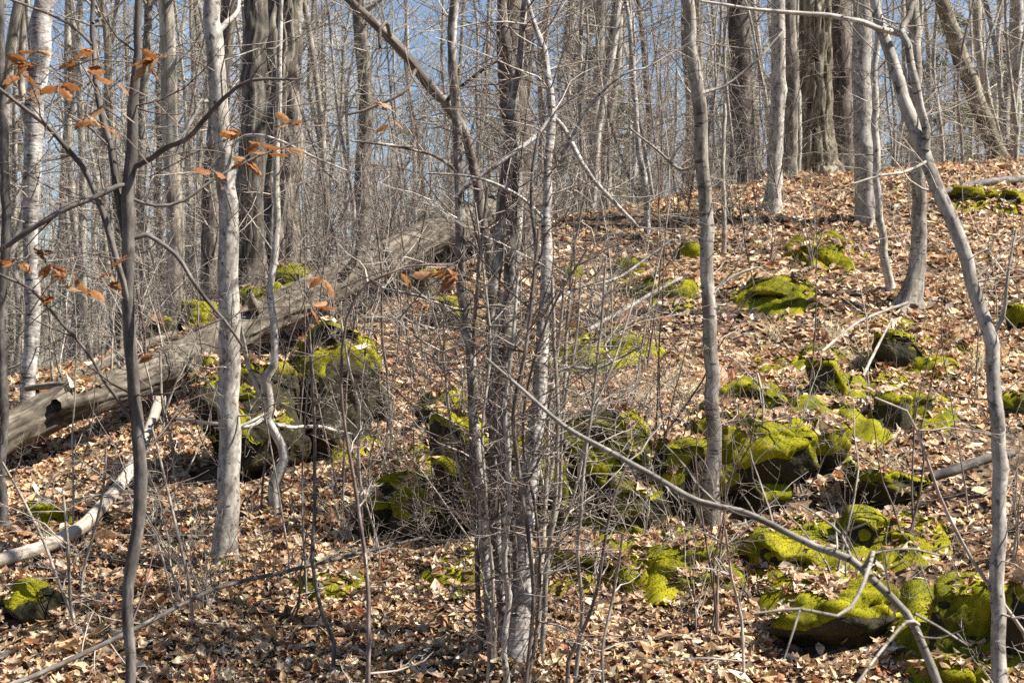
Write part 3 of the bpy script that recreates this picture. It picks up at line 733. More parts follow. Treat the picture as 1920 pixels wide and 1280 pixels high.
def tree(name, label, pts, mat='pale', base_d=None, top_d=None, lean=0.0, extra=5.0, flare=1.5, branches=(), twigs=10, twig_len=(.3, .9), crown=10,
         twig_mat='twig', sides=14, amp=0.05, ridge=0.0, cat='tree', wob=0.05, group=None, twig_r=(.0025, .006), twig_lvl=2, step=0.09, crown_len=2.2, tz=(0.1, 1.0), leafy=None):
    TN[0] += 1; seed = 500 + TN[0]; rg = np.random.default_rng(seed)
    d0 = base_d or hit(pts[0][0], pts[0][1])
    path, rad = pix_path(pts, d0, top_d if top_d else d0 + lean, wob, seed)
    g = float(gz(path[0][0], path[0][1]))
    # down to the soil and a little into it
    if path[0][2] > g + 0.05:
        k = path[0].copy(); k[2] = g
        path = np.concatenate([[k], path]); rad = np.concatenate([[rad[0] * 1.05], rad])
    base = path[0].copy(); base[2] = min(base[2], g)
    b0 = base.copy(); b0[2] -= 0.14
    path = np.concatenate([[b0], path]); rad = np.concatenate([[rad[0] * flare], rad]); 
    # above the picture: the tree goes on
    vis = len(path)
    if extra > 0:
        d = unit(path[-1] - path[-2]); p = path[-1].copy(); r = rad[-1]; nE = 6
        for i in range(nE):
            d = unit(d + rg.normal(0, .07, 3) + [0, 0, .12]); p = p + d * extra / nE
            path = np.concatenate([path, [p]]); rad = np.concatenate([rad, [r * (1 - .85 * (i + 1) / nE) + .002]])
    sp, sr = smooth_path(path, rad, step)
    kink = np.stack([fbm(np.stack([sp[:, 2] * 7 + a, 0 * sp[:, 2] + seed, 0 * sp[:, 2]], -1), 2, seed) for a in (0, 31.7)], 1)
    sp[:, :2] += kink * np.minimum(sr * .55, .016)[:, None]
    if rad[1] > .022 and base[1] < 18: BASES.append((base[0], base[1], rad[1]))
    root = empty(name, base); tag(root, label, cat, group)
    rmod = rough_mod(amp, 14 if ridge == 0 else 6, seed, ridge); lobes = 4 + seed % 3; ph = seed * 1.7
    def mod(R, th, sl, bark):
        r0 = rad[1]
        k_ = np.exp(-np.maximum(0, sl - .12) / max(.03, r0 * 1.3))[:, :, None] if r0 > .012 else 0
        kn = 0
        for _ in range(int(5 + sl[0, -1] * 1.6)):
            s0, t0_, a0 = rg.uniform(.2, sl[0, -1]), rg.uniform(0, 6.28), rg.uniform(.08, .26); w_ = max(.02, .9 * float(np.interp(s0, sl[0], R[0, :, 0])))
            kn = kn + a0 * np.exp(-((sl[:, :, None] - s0) / w_) ** 2 - (1 - np.cos(th - t0_)) * 2.2)
        return rmod(R, th, sl, bark) * (1 + kn) * (1 + k_ * ((.28 if r0 < .2 else .12) + (.38 if r0 < .2 else .2) * np.cos(lobes * th + ph + np.sin(th) * 1.1)))
    tube_obj('trunk', [(sp, sr)], M[mat], root, sides, mod, base)
    for b in branches:
        bm = b[1] if len(b) > 1 else mat
        bp_ = b[0]
        db = b[2] if len(b) > 2 else None
        if db is None:       # leaves the trunk at the depth the trunk has there
            k = np.argmin([abs(proj(q)[0] - bp_[0][0]) + abs(proj(q)[1] - bp_[0][1]) for q in sp]); db = sp[k][1]
        de = b[3] if len(b) > 3 else db + rg.uniform(-.35, .35)
        q, r = pix_path(bp_, db, de, .04, seed + len(bp_))
        q, r = smooth_path(q, r, .05)
        q = q + np.stack([fbm(np.stack([np.arange(len(q)) * .45 + a, 0 * r + seed, 0 * r], -1), 2, seed) for a in (0, 9.7, 55.1)], 1) * (r * .9)[:, None]
        lst = [(q, r)]
        tube_obj('branch', lst, M[bm], root, 7, rough_mod(amp, 20, seed), base)
        tw = []
        nk = max(3, int(len(q) * 0.28))
        for _ in range(nk):
            i = rg.integers(len(q) // 5, len(q)); dirn = unit(rg.normal(0, 1, 3) + [0, 0, .3] + 0.8 * unit(q[min(i+1, len(q)-1)] - q[max(i-1, 0)]))
            grow(rg, q[i], dirn, rg.uniform(.12, .5), max(.0016, min(.004, r[i] * .45)), 0, tw, 1, .18, .03, (1, 3))
        tag(tube_obj('twigs', tw, M[twig_mat], root, None, None, base), kind='stuff')
    tw = []
    zlim = [path[1][2], path[vis - 1][2]]
    cand = np.where((sp[:, 2] > zlim[0] + tz[0] * (zlim[1] - zlim[0])) & (sp[:, 2] < zlim[0] + tz[1] * (zlim[1] - zlim[0])))[0]
    if len(cand):
        for _ in range(twigs):
            i = rg.choice(cand); a = rg.uniform(0, 6.28)
            grow(rg, sp[i], unit([math.cos(a), math.sin(a), rg.uniform(-.1, .8)]), rg.uniform(*twig_len), rg.uniform(*twig_r), 0, tw, twig_lvl, .17, .03, (2, 4))
    if tw: tag(tube_obj('twigs', tw, M[twig_mat], root, None, None, base), kind='stuff')
    cw = []
    cand = np.where(sp[:, 2] > path[vis - 1][2] + 0.3)[0]
    if len(cand) and crown:
        for _ in range(crown):
            i = rg.choice(cand); a = rg.uniform(0, 6.28)
            grow(rg, sp[i], unit([math.cos(a), math.sin(a), rg.uniform(.2, .9)]), rg.uniform(.5, 1) * crown_len, max(.006, sr[i] * .45), 0, cw, 2, .14, .05, (3, 5))
        tube_obj('crown', cw, M[twig_mat], root, None, None, base)
    return root

dark_sapling = tree('beech_sapling', 'dark slender forked sapling hung with orange leaves at left',
    [(243,1290,10),(240,1150,11),(241,1100,11),(254,1000,12),(263,900,13),(258,820,12.5),(252,700,12),(243,600,12),(240,450,12),(243,330,12),(250,200,10),(258,100,8),(262,0,7)],
    'dark', 5.6, twig_mat='twigdark', extra=2.0, crown=6, twigs=10, twig_len=(.2,.6), flare=1.3, crown_len=.8, sides=12,
    branches=[([(243,470,9),(228,410,8),(215,330,7),(201,252,6.5),(188,200,6),(178,134,5),(173,67,5),(175,-20,4)],),
              ([(243,575,6),(222,500,6),(201,430,6),(170,340,5.5),(118,269,5),(60,215,4),(-10,160,3.5)],),
              ([(246,345,4.5),(218,350,5),(134,390,5.5),(60,425,5.5),(0,470,5)],),
              ([(246,318,6),(300,285,5.5),(346,262,5),(396,208,4.5),(470,152,3.5),(560,150,2.2)],),
              ([(243,372,3.5),(290,385,3.2),(345,378,3),(400,335,2.6),(470,300,2.2),(560,265,1.6)],),
              ([(244,450,5),(275,440,4.6),(330,480,4.2),(370,540,4),(420,600,3.2),(455,650,2.4)],),
              ([(250,790,4),(215,740,4),(195,715,3.2),(170,670,3),(120,610,3),(60,545,3),(-10,510,2.6)],),
              ([(173,85,3),(130,45,3),(60,15,2.6),(0,-10,2)],),
              ([(175,45,3),(205,25,2.6),(235,0,2)],)])
tree('maple_tree', 'pale straight maple with blotchy grey bark left of the boulder',
    [(425,1062,26),(426,1030,22),(428,900,21),(430,750,20.5),(430,600,20),(428,450,19),(424,350,18),(417,250,17),(409,150,17),(400,60,17),(397,-15,15)],
    'pale', None, extra=6, twigs=22, flare=1.3, amp=.05, sides=18, tz=(.15,1),
    branches=[([(400,62,8),(428,42,6),(445,20,4),(452,-20,3)],), ([(412,195,5),(380,190,4.5),(356,230,3.5),(330,290,2.5)],), ([(428,810,3),(470,790,3),(500,775,2.2)],),
              ([(420,290,3.5),(460,255,3),(520,262,2.5),(600,300,2),(650,320,1.5)],)])
tree('crooked_sapling', 'crooked pale sapling growing in front of the shaded boulder',
    [(518,905,12),(534,862,10),(517,812,9),(501,785,10),(500,750,11),(494,709,10),(513,685,8),(514,648,7.5),(511,598,7),(506,548,6.5),(514,497,7),(517,430,6.5),(520,300,6),(522,200,5.5),(525,100,5),(528,-10,4)],
    'pale', 8.75, extra=2.5, twigs=16, flare=1.2, twig_len=(.2,.7), crown=5, crown_len=.9, wob=.06,
    branches=[([(495,742,6),(480,715,5.5),(468,690,5),(455,640,4.5),(448,600,3.5)],), ([(500,790,4),(540,800,4),(600,800,3.5),(660,815,3)],), ([(502,778,4),(470,798,4),(410,795,3.5),(330,785,3)],)])
tree('birch_tree', 'whitish birch trunk standing beyond the log at far left',
    [(50,778,15),(53,700,14),(62,600,14.5),(58,500,13.5),(56,420,14),(62,250,17),(75,100,18),(85,-15,18)], 'birch', None, extra=6, twigs=10, flare=1.4, sides=16)
tree('oak_tree', 'massive furrowed oak trunk behind the crooked sapling',
    [(510,560,64),(510,480,58),(511,400,55),(512,300,54),(514,200,52),(517,100,50),(520,-20,48)], 'oak', 15.5, extra=9, twigs=14, flare=1.5, sides=110, amp=.06, ridge=.24, step=.07, twig_len=(.5,1.6), crown_len=4, crown=14, twig_r=(.004,.01), wob=.02)
tree('oak_tree', 'dark furrowed oak trunk hugging the left of the massive oak',
    [(468,560,30),(469,470,27),(471,350,25),(474,250,24),(477,120,23),(481,-20,22)], 'oak', 14.6, extra=8, twigs=10, flare=1.5, sides=44, amp=.06, ridge=.20, step=.05, twig_len=(.5,1.4), crown_len=3, wob=.02)
# central clump
BD = 6.95
tree('birch_tree', 'silver birch with curling bark, main stem of the central clump',
    [(970,1300,27),(969,1230,24),(972,1180,21),(976,1130,20),(979,1060,20),(983,1000,20),(990,920,18),(999,850,17),(1008,770,15),(1014,680,13),(1019,600,12),(1025,500,11),(1027,400,9),(1030,300,8),(1037,215,8),(1033,170,7.5),(1021,95,6.5),(1002,48,5),(985,-10,4)],
    'birch', BD, extra=1.5, twigs=60, twig_len=(.3,.95), flare=1.35, sides=20, amp=.07, crown=5, crown_len=.7, lean=.5, tz=(.25,1), twig_lvl=2,
    branches=[([(1038,212,5),(1010,249,5),(970,280,4.5),(942,299,4.5),(882,346,3.5),(850,372,2.5)],), ([(1035,218,4),(1057,239,4.5),(1080,289,5),(1110,336,4.5),(1157,383,4),(1195,427,3)],),
              ([(1030,330,4),(1075,250,3.5),(1110,190,3),(1170,140,2.4),(1215,128,2)],), ([(1010,720,4),(1060,690,3.5),(1120,690,3),(1200,650,2)],), ([(1020,585,4),(1080,540,3.5),(1160,520,3),(1260,450,2)],),
              ([(1028,420,3.5),(990,380,3.2),(940,350,3),(880,330,2.4),(800,325,1.8)],)])
tree('slender_tree', 'slim grey stem immediately left of the silver birch',
    [(924,1300,11),(921,1220,9.5),(917,1150,9),(908,1000,9.5),(899,900,10),(890,800,9.5),(884,700,10),(874,620,10.5),(868,540,10),(864,450,9.5),(859,330,9),(853,200,9),(850,100,9),(853,-15,9)],
    'mottled', 6.9, extra=4, twigs=34, twig_len=(.25,.9), flare=1.3, lean=.35, tz=(.2,1), branches=[([(880,660,4),(850,590,3.5),(800,560,3),(720,540,2),(650,500,1.5)],), ([(858,320,4),(810,290,3.5),(740,275,3),(660,265,2)],)])
tree('slender_tree', 'brown stem between the slim grey stem and the birch',
    [(944,1300,8),(940,1150,8.5),(930,1000,9),(925,850,9.5),(922,700,11),(926,560,11),(932,450,10),(945,330,9),(955,230,8),(972,120,7),(984,-10,6)],
    'mottled', 7.15, extra=2.5, twigs=40, twig_len=(.3,.9), flare=1.3, lean=.3, twig_mat='twigdark', tz=(.2,1), crown=5, crown_len=1)
tree('hardwood_tree', 'rough dark brown stem at the heart of the central clump',
    [(955,1300,13),(953,1200,12),(950,1080,12),(946,950,13),(944,820,14),(948,700,15),(955,580,15),(962,470,14),(968,380,13),(966,280,12),(960,180,11),(950,80,10),(942,-15,9)],
    'mottled', 7.3, extra=3, twigs=50, twig_len=(.3,1.0), flare=1.2, twig_mat='twigdark', lean=.4, tz=(.2,1), crown=5, crown_len=1, sides=24, ridge=.12, amp=.1, step=.05)
for lab, pp, mt_, dd in [('thin brown stem left of the central clump, nearest the slim grey stem', [(905,1300,5),(898,1150,5),(893,1000,5),(885,860,4.6),(882,740,4.4),(890,600,4),(900,470,3.4),(915,350,2.6)], 'brown', 7.1),
    ('wiry brown stem twining in front of the central clump', [(985,1290,4),(1000,1150,4),(992,1020,4),(975,900,4),(962,780,4),(985,660,3.6),(1000,540,3.2),(1010,430,2.6)], 'brown', 6.6),
    ('crooked dark stem crossing between birch and brown stem', [(935,1290,5),(965,1120,5),(958,960,5),(930,820,5),(938,700,4.6),(985,600,4.4),(1005,480,4),(995,360,3.4),(1010,250,2.6)], 'dark', 7.05),
    ('pale wiry stem behind the birch clump, leaning right', [(1000,1180,4.4),(1008,1040,4.4),(1030,900,4),(1055,760,3.8),(1062,620,3.4),(1075,480,3),(1100,350,2.4)], 'twig', 7.6)]:
    tree('thin_sapling', lab, pp, mt_, dd, extra=0, twigs=26, twig_len=(.2,.75), flare=1.15, crown=0, cat='sapling', sides=8, wob=.08, twig_mat='twigdark' if mt_ != 'twig' else 'twig')
for lab, pp, mt_, dd in [('fine pale whip rising left of the wavy stem in the clump', [(915,1280,3),(925,1100,3),(912,950,3),(905,800,2.8),(920,650,2.6),(905,500,2.2),(890,380,1.8)], 'twig', 6.8),
    ('fine brown whip bowing across the birch from the clump', [(990,1290,3),(1012,1120,3),(1005,960,2.8),(980,820,2.6),(1000,680,2.4),(1045,560,2.2),(1100,470,1.8)], 'twigdark', 6.7),
    ('fine pale whip leaning left out of the clump', [(930,1200,3),(905,1050,3),(870,920,2.8),(845,800,2.6),(830,660,2.2),(800,540,1.8)], 'twig', 7.0),
    ('fine pale whip leaning right out of the clump', [(1005,1200,3),(1030,1060,3),(1075,930,2.8),(1105,800,2.6),(1150,680,2.2),(1190,560,1.8)], 'twig', 7.1)]:
    tree('thin_sapling', lab, pp, mt_, dd, extra=0, twigs=24, twig_len=(.2,.7), flare=1.1, crown=0, cat='sapling', sides=6, wob=.1, twig_mat=mt_)
tree('thin_sapling', 'thin wavy pale stem pressed against the birch foot',
    [(951,1300,6),(944,1220,5.5),(950,1150,5.5),(954,1115,5.5),(946,1080,5.5),(950,1000,5),(957,940,4.5),(953,860,4.5),(948,760,4),(962,640,3.5),(970,520,3)], 'pale', 6.7, extra=0, twigs=10, twig_len=(.15,.5), flare=1.2, crown=0, cat='sapling')
for i, (lab, pp, dd) in enumerate([
    ('thin straight stem hugging the right of the birch', [(1017,1300,5.5),(1019,1180,5),(1024,1080,5),(1036,980,4.5),(1044,880,4),(1046,780,4),(1040,650,3.5),(1036,520,3)], 7.0),
    ('slightly bent thin stem second right of the birch', [(1006,1300,4.5),(1010,1150,6),(1015,1060,6),(1020,960,5),(1028,860,4),(1030,760,4),(1048,640,3),(1060,500,2.5)], 7.2),
    ('hair thin stem leaning right beside the birch', [(1022,1085,4),(1034,1000,4),(1050,930,3.5),(1052,860,3),(1058,760,3),(1080,640,2.4),(1090,520,2)], 7.35)]):
    tree('thin_sapling', lab, pp, 'twig', dd, extra=0, twigs=14, twig_len=(.15,.55), flare=1.2, crown=0, cat='sapling', sides=8)
tree('leaning_tree', 'tree leaning far left from behind the birch clump',
    [(935,600,11),(922,500,10),(908,430,9.5),(896,360,9.5),(882,295,9.5),(862,235,9.5),(830,190,9.5),(770,118,9),(735,75,9),(690,30,8),(640,-15,7)],
    'brown', 8.6, extra=2.5, twigs=26, twig_len=(.3,1.0), flare=1.2, twig_mat='twig', tz=(.3,1), branches=[([(733,72,4),(722,42,4),(711,55,3.5),(712,90,3)],), ([(780,128,4),(760,170,3.5),(700,200,3),(650,215,2)],), ([(835,192,4),(880,150,3.5),(940,110,3),(1010,95,2)],)])
tree('hardwood_tree', 'thick brown trunk rising behind the birch clump',
    [(972,470,32),(972,400,28),(975,330,27),(972,250,27),(962,170,25),(955,90,25),(955,-15,25)], 'brown', 13.6, extra=8, twigs=26, flare=1.5, sides=30, amp=.08, ridge=.08, step=.06, twig_len=(.5,1.4), crown_len=3)
# right half
tree('maple_tree', 'straight slim grey trunk rising from the mossy boulders',
    [(1337,998,18),(1336,950,16),(1336,900,15.5),(1337,800,13.5),(1333,640,13.5),(1328,520,12.5),(1327,430,12.5),(1325,380,13),(1318,300,13),(1309,200,13),(1299,100,13),(1286,-15,11)],
    'grey', None, extra=5, twigs=24, flare=1.35, sides=16, twig_len=(.2,.8), tz=(.1,1), branches=[([(1320,300,3.5),(1280,320,3.2),(1230,280,2.6),(1180,240,2)],), ([(1332,560,3),(1370,520,3),(1420,500,2)],), ([(1306,180,4),(1360,160,3),(1420,110,2.4),(1470,60,2)],)])
tree('thin_pole', 'thin pole like dead sapling right of the straight grey trunk', [(1357,478,4.5),(1357,400,4.3),(1356,300,4),(1359,195,3.5)], 'twig', None, extra=0, twigs=6, crown=0, cat='sapling', flare=1.1, sides=8, twig_len=(.2,.5))
tree('forked_sapling', 'pale slim young tree bending left of the slope crest',
    [(1213,448,6.5),(1213,400,6.2),(1208,330,6),(1198,285,5.5),(1191,200,5),(1187,118,4.5),(1177,20,4),(1170,-15,4)], 'birch', None, extra=2.5, twigs=14, flare=1.2, crown=5, crown_len=1, sides=9)
tree('maple_tree', 'smooth pale trunk on the crest left of the great rough oak',
    [(1449,402,19),(1451,370,15),(1453,300,14),(1457,200,13.5),(1459,100,13),(1461,-15,13)], 'pale', None, extra=6, twigs=12, flare=1.4, sides=16)
tree('slender_tree', 'narrow dark trunk between pale trunk and great rough oak',
    [(1480,350,15),(1481,300,14),(1483,200,13),(1483,100,13),(1482,-15,12)], 'oak', 16.2, extra=6, twigs=8, flare=1.4, sides=24, amp=.06, ridge=.08)
tree('thin_pole', 'sunlit thin pole in front of the narrow dark trunk',
    [(1497,332,6),(1499,250,5.5),(1496,150,5),(1493,80,4.6),(1494,-15,4.4)], 'pale', None, extra=3, twigs=8, flare=1.1, crown=4, crown_len=1, cat='sapling', sides=9)
tree('oak_tree', 'great rough barked oak with spreading roots on the crest',
    [(1525,345,54),(1526,310,44),(1526,260,39),(1525,200,37),(1523,100,35),(1521,-20,34)], 'tan', 16.8, extra=10, twigs=12, flare=1.6, sides=110, amp=.06, ridge=.24, step=.07, twig_len=(.5,1.4), crown_len=4, crown=14, wob=.02,
    branches=[([(1500,305,16),(1470,315,13),(1430,335,9),(1395,352,5)],), ([(1550,310,14),(1580,322,10),(1610,338,5)],)])
tree('hardwood_tree', 'reddish brown trunk just right of the great oak',
    [(1578,345,23),(1578,280,21),(1578,180,20),(1576,80,19),(1575,-15,19)], 'brown', 17.6, extra=8, twigs=10, flare=1.4, sides=32, amp=.06, ridge=.08, crown_len=3)
tree('maple_tree', 'smooth grey trunk with mossy foot standing in leaves on the crest',
    [(1623,424,21),(1622,385,18),(1620,300,18),(1617,200,18),(1616,100,18),(1616,-15,18)], 'pale', None, extra=7, twigs=12, flare=1.35, sides=18)
tree('slender_tree', 'slim pale stem beside the smooth grey trunk, bending right at its foot',
    [(1669,556,10),(1663,510,8.5),(1652,430,7.5),(1646,350,7),(1641,250,7),(1639,150,6.5),(1645,80,6),(1652,-15,5)], 'pale', None, extra=3.5, twigs=14, flare=1.2, crown=6, crown_len=1.2, sides=10)
tree('hardwood_tree', 'rough trunk with wide flared dark foot on the right slope',
    [(1702,585,24),(1708,555,20),(1715,520,17),(1723,460,15),(1726,400,14),(1722,330,13),(1717,250,13),(1714,100,12),(1712,-15,12)], 'grey', None, extra=6, twigs=14, flare=1.3, sides=20, amp=.08)
tree('curved_tree', 'tall curved and forked grey tree at the right side',
    [(1874,1310,19),(1876,1250,14),(1870,1100,14),(1873,1000,13.5),(1876,880,13.5),(1868,800,13),(1862,700,13),(1857,645,13.5),(1843,590,12.5),(1823,530,12),(1803,450,13),(1788,410,13),(1765,365,13),(1744,310,12.5),(1728,265,13),(1709,215,13),(1684,150,12),(1655,60,10),(1640,-15,9)],
    'pale', 5.95, extra=3, twigs=26, flare=1.2, sides=16, lean=.6, twig_len=(.2,.7), tz=(.15,1),
    branches=[([(1740,285,9),(1730,220,8.5),(1717,150,8),(1700,85,7.5),(1690,62,7),(1704,30,6),(1712,-20,5)], 'grey'), ([(1692,66,6),(1680,62,6),(1626,44,5.5),(1566,32,5),(1465,22,4),(1398,15,3.2),(1314,3,2.4)], 'pale'),
              ([(1858,640,5),(1880,590,4),(1890,520,3),(1905,430,2)],), ([(1745,300,3),(1700,320,3),(1650,330,2.4),(1600,345,2)],)])
tree('hardwood_tree', 'trunk leaning left against blue sky at top right',
    [(1880,318,17),(1862,270,16),(1840,210,16),(1818,150,15.5),(1795,85,15),(1762,-15,14)], 'tan', 18.2, extra=6, twigs=14, flare=1.4, sides=24, amp=.06, ridge=.06)
tree('slender_tree', 'upright pale trunk near the top right corner', [(1898,322,10),(1902,250,9.5),(1906,150,9),(1908,50,9),(1909,-15,9)], 'pale', 18.8, extra=6, twigs=10, flare=1.3)
tree('hardwood_tree', 'broad grey trunk far right of the straight grey trunk, on the crest', [(1395,345,26),(1393,280,23),(1390,180,22),(1386,80,21),(1383,-15,21)], 'brown', 19.5, extra=8, twigs=10, flare=1.4, sides=28, ridge=.08, crown_len=3)
tree('slender_tree', 'dark narrow trunk cut by the left picture edge', [(8,1010,9),(4,900,9),(6,760,10),(2,600,10),(8,450,9),(10,300,9),(4,150,8),(2,-15,8)], 'dark', None, extra=4, twigs=12, flare=1.3)

# thin understory stems
for lab, pp, mt_, dd in [
    ('thin dark stem rising in the leaves left of the birch', [(625,1262,4.5),(625,1205,4.2),(601,1140,4),(586,1050,4),(590,970,3.6),(591,880,3.4),(588,760,3),(580,640,2.4)], 'dark', None),
    ('thin grey brown stem midway between maple and birch', [(688,1290,4.5),(692,1200,4.2),(690,1100,4),(680,1020,3.6),(673,860,3.2),(673,760,3),(655,690,2.4),(640,600,2)], 'twig', 6.9),
    ('slanting twig stem in front of the pale maple', [(362,1180,3),(358,1110,3),(345,1050,3),(322,950,2.8),(300,860,2.4),(285,800,2)], 'twig', None),
    ('thin stem right of the birch, first of a slender pair', [(1078,1300,4.5),(1085,1220,4.2),(1091,1140,4),(1084,1040,3.8),(1088,960,3.6),(1097,860,3.2),(1112,760,3),(1128,600,2.6),(1136,480,2)], 'twig', 6.8),
    ('thin stem right of the birch, second of a slender pair', [(1062,1300,4),(1066,1240,3.8),(1092,1185,3.6),(1118,1110,3.4),(1134,1010,3),(1152,930,2.8),(1180,860,2.2)], 'twigdark', 6.75),
    ('fine straight stem rising over the long moss ridge', [(1130,1290,3.4),(1128,1220,3.2),(1142,1150,3),(1158,1070,2.6),(1168,1000,2.2)], 'twig', 6.8),
    ('long thin stem slanting across the curved tree foot', [(1935,1230,3.6),(1895,1150,3.8),(1850,1090,3.6),(1800,1010,3.2),(1760,925,3),(1735,850,2.8),(1700,770,2.4),(1640,745,2)], 'twig', 6.0),
    ('upright stem standing before the fallen log, left of boulder', [(330,895,3),(322,830,3),(305,760,2.6),(300,660,2.2)], 'twig', None),
    ('thin stem in front of the bright capped boulder', [(735,820,3),(728,720,2.8),(716,620,2.6),(716,520,2.2),(705,420,2)], 'twigdark', None),
    ('slim stem before the mossy boulder right of the grey trunk', [(1418,960,2.8),(1420,860,2.6),(1432,760,2.2),(1420,700,2)], 'twig', None),
    ('fine stem rising through the smooth dark moss mound', [(1395,1240,3),(1390,1160,3),(1372,1080,2.6),(1360,990,2.2)], 'twig', 6.9),
    ('dark twig stem near the lower left corner', [(145,1190,3),(132,1130,3.2),(128,1020,3),(118,930,2.6)], 'twig', None),
    ('leaning pale stem at lower left, crossing the mossy rock', [(140,1170,3),(105,1080,3.2),(80,1010,3),(40,930,2.6),(4,865,2.2)], 'twig', None),
    ('bent stem crossing the peeled branch at left', [(150,1120,3),(160,1050,3),(182,980,2.8),(195,900,2.4),(198,840,2)], 'twig', None)]:
    tree('thin_sapling', lab, pp, mt_, dd, extra=0, twigs=9, twig_len=(.12,.5), flare=1.15, crown=0, cat='sapling', sides=7, amp=.03, wob=.08)

# ------------------------------------------------------------------ fallen wood
def fallen(name, label, pts, mat, cat, amp=.06, sides=10, kids=(), twigs=0, ridge=0, step=.06, group=None):
    """pts (u, v, half width, depth)"""
    rg = np.random.default_rng(int(abs(pts[0][0] * 7 + pts[0][1])) + 3)
    path = np.array([P(u, v, d) for u, v, hw, d in pts]); rad = np.array([hw * d / F for u, v, hw, d in pts])
    base = path[0].copy(); root = empty(name, base); tag(root, label, cat, group)
    sp, sr = smooth_path(path, rad, step)
    tube_obj('trunk' if cat == 'log' else 'stem', [(sp, sr)], M[mat], root, sides, rough_mod(amp, 7 if cat == 'log' else 20, int(pts[0][0]) % 97, ridge), base)
    for kp in kids:
        q = np.array([P(u, v, d) for u, v, hw, d in kp]); r = np.array([hw * d / F for u, v, hw, d in kp]); q, r = smooth_path(q, r, .05)
        tube_obj('branch', [(q, r)], M[mat], root, 7, rough_mod(.05, 20, 4), base)
    tw = []
    for _ in range(twigs):
        i = rg.integers(0, len(sp)); grow(rg, sp[i], unit(rg.normal(0, 1, 3) + [0, -.2, .4]), rg.uniform(.1, .4), max(.0014, min(.004, sr[i] * .4)), 0, tw, 1, .16, .03, (1, 3))
    if tw: tag(tube_obj('twigs', tw, M['twig'], root, None, None, base), kind='stuff')
    return root
log = fallen('fallen_log', 'long weathered fallen log slanting down across the left half',
    [(-60,868,38,9.35),(0,822,38,9.5),(60,790,38,9.65),(130,757,40,9.85),(220,727,38,10.1),(300,694,38,10.4),(420,634,37,10.9),(560,566,38,11.5),(700,498,37,12.2),(800,450,35,12.8),(890,412,33,13.4),(960,385,30,13.9),(1010,372,26,14.3)],
    'log', 'log', amp=.15, sides=64, ridge=.14, step=.03,
    kids=[[(185,735,26,9.95),(150,745,24,9.8),(105,760,14,9.6)], [(150,722,8,10.2),(100,722,7,10.3),(50,728,6,10.4)], [(480,585,12,11.0),(470,560,9,10.9),(466,545,5,10.85)], [(640,520,10,11.8),(662,492,8,11.7),(670,470,4,11.65)], [(350,690,11,10.5),(372,705,9,10.3),(385,722,6,10.2)]])
lm = log.children[0].data; lv = np.empty(len(lm.vertices) * 3, np.float32); lm.vertices.foreach_get('co', lv); lq = np.empty(len(lm.loops), np.int32); lm.loops.foreach_get('vertex_index', lq); lq = lq.reshape(-1, 4)
ROCKMESH.append((lv.reshape(-1, 3).astype(float) + np.array(log.location), np.concatenate([lq[:, [0, 1, 2]], lq[:, [0, 2, 3]]])))
# broken knot hole, shaggy splinters on the log
rg = np.random.default_rng(8); tw = []
for _ in range(120):
    t = rg.uniform(0, 1); u = 890 * t - 0; v = 822 - 414 * t + rg.uniform(-38, 38); d = 9.5 + 3.9 * t
    p = P(u, v, d - .12); grow(rg, p, unit([rg.normal(0, .5) + .6, -.3, rg.normal(0, .5)]), rg.uniform(.08, .25), .003, 0, tw, 0, .1, 0)
tag(tube_obj('splinters', [(a - np.array(log.location), b) for a, b in tw], M['log'], log), kind='stuff')
fallen('rotten_log', 'thin rotten log lying along the ridge behind the fallen log',
    [(70,735,9,11.2),(160,698,10,11.5),(250,655,11,11.8),(330,628,10,12.0)], 'log', 'log', amp=.12, sides=20, ridge=.06)
fallen('peeled_branch', 'white peeled branch curving down to the left edge',
    [(298,748,9,9.7),(285,790,10,9.55),(262,845,11,9.3),(235,895,12,8.95),(190,950,12.5,8.6),(150,990,13,8.35),(80,1026,14,8.15),(0,1050,14,8.0),(-60,1070,14,7.9)], 'bare', 'branch', amp=.08, sides=14, step=.04)
fallen('fallen_pole', 'thin dark pole lying diagonally across the leaf floor',
    [(-40,1300,5.5,6.2),(60,1268,5,6.4),(250,1180,4.6,6.75),(400,1105,4.2,7.1),(530,1072,4,7.3),(640,1045,3.4,7.5),(790,1008,2.6,7.9)], 'dark', 'branch', twigs=22)
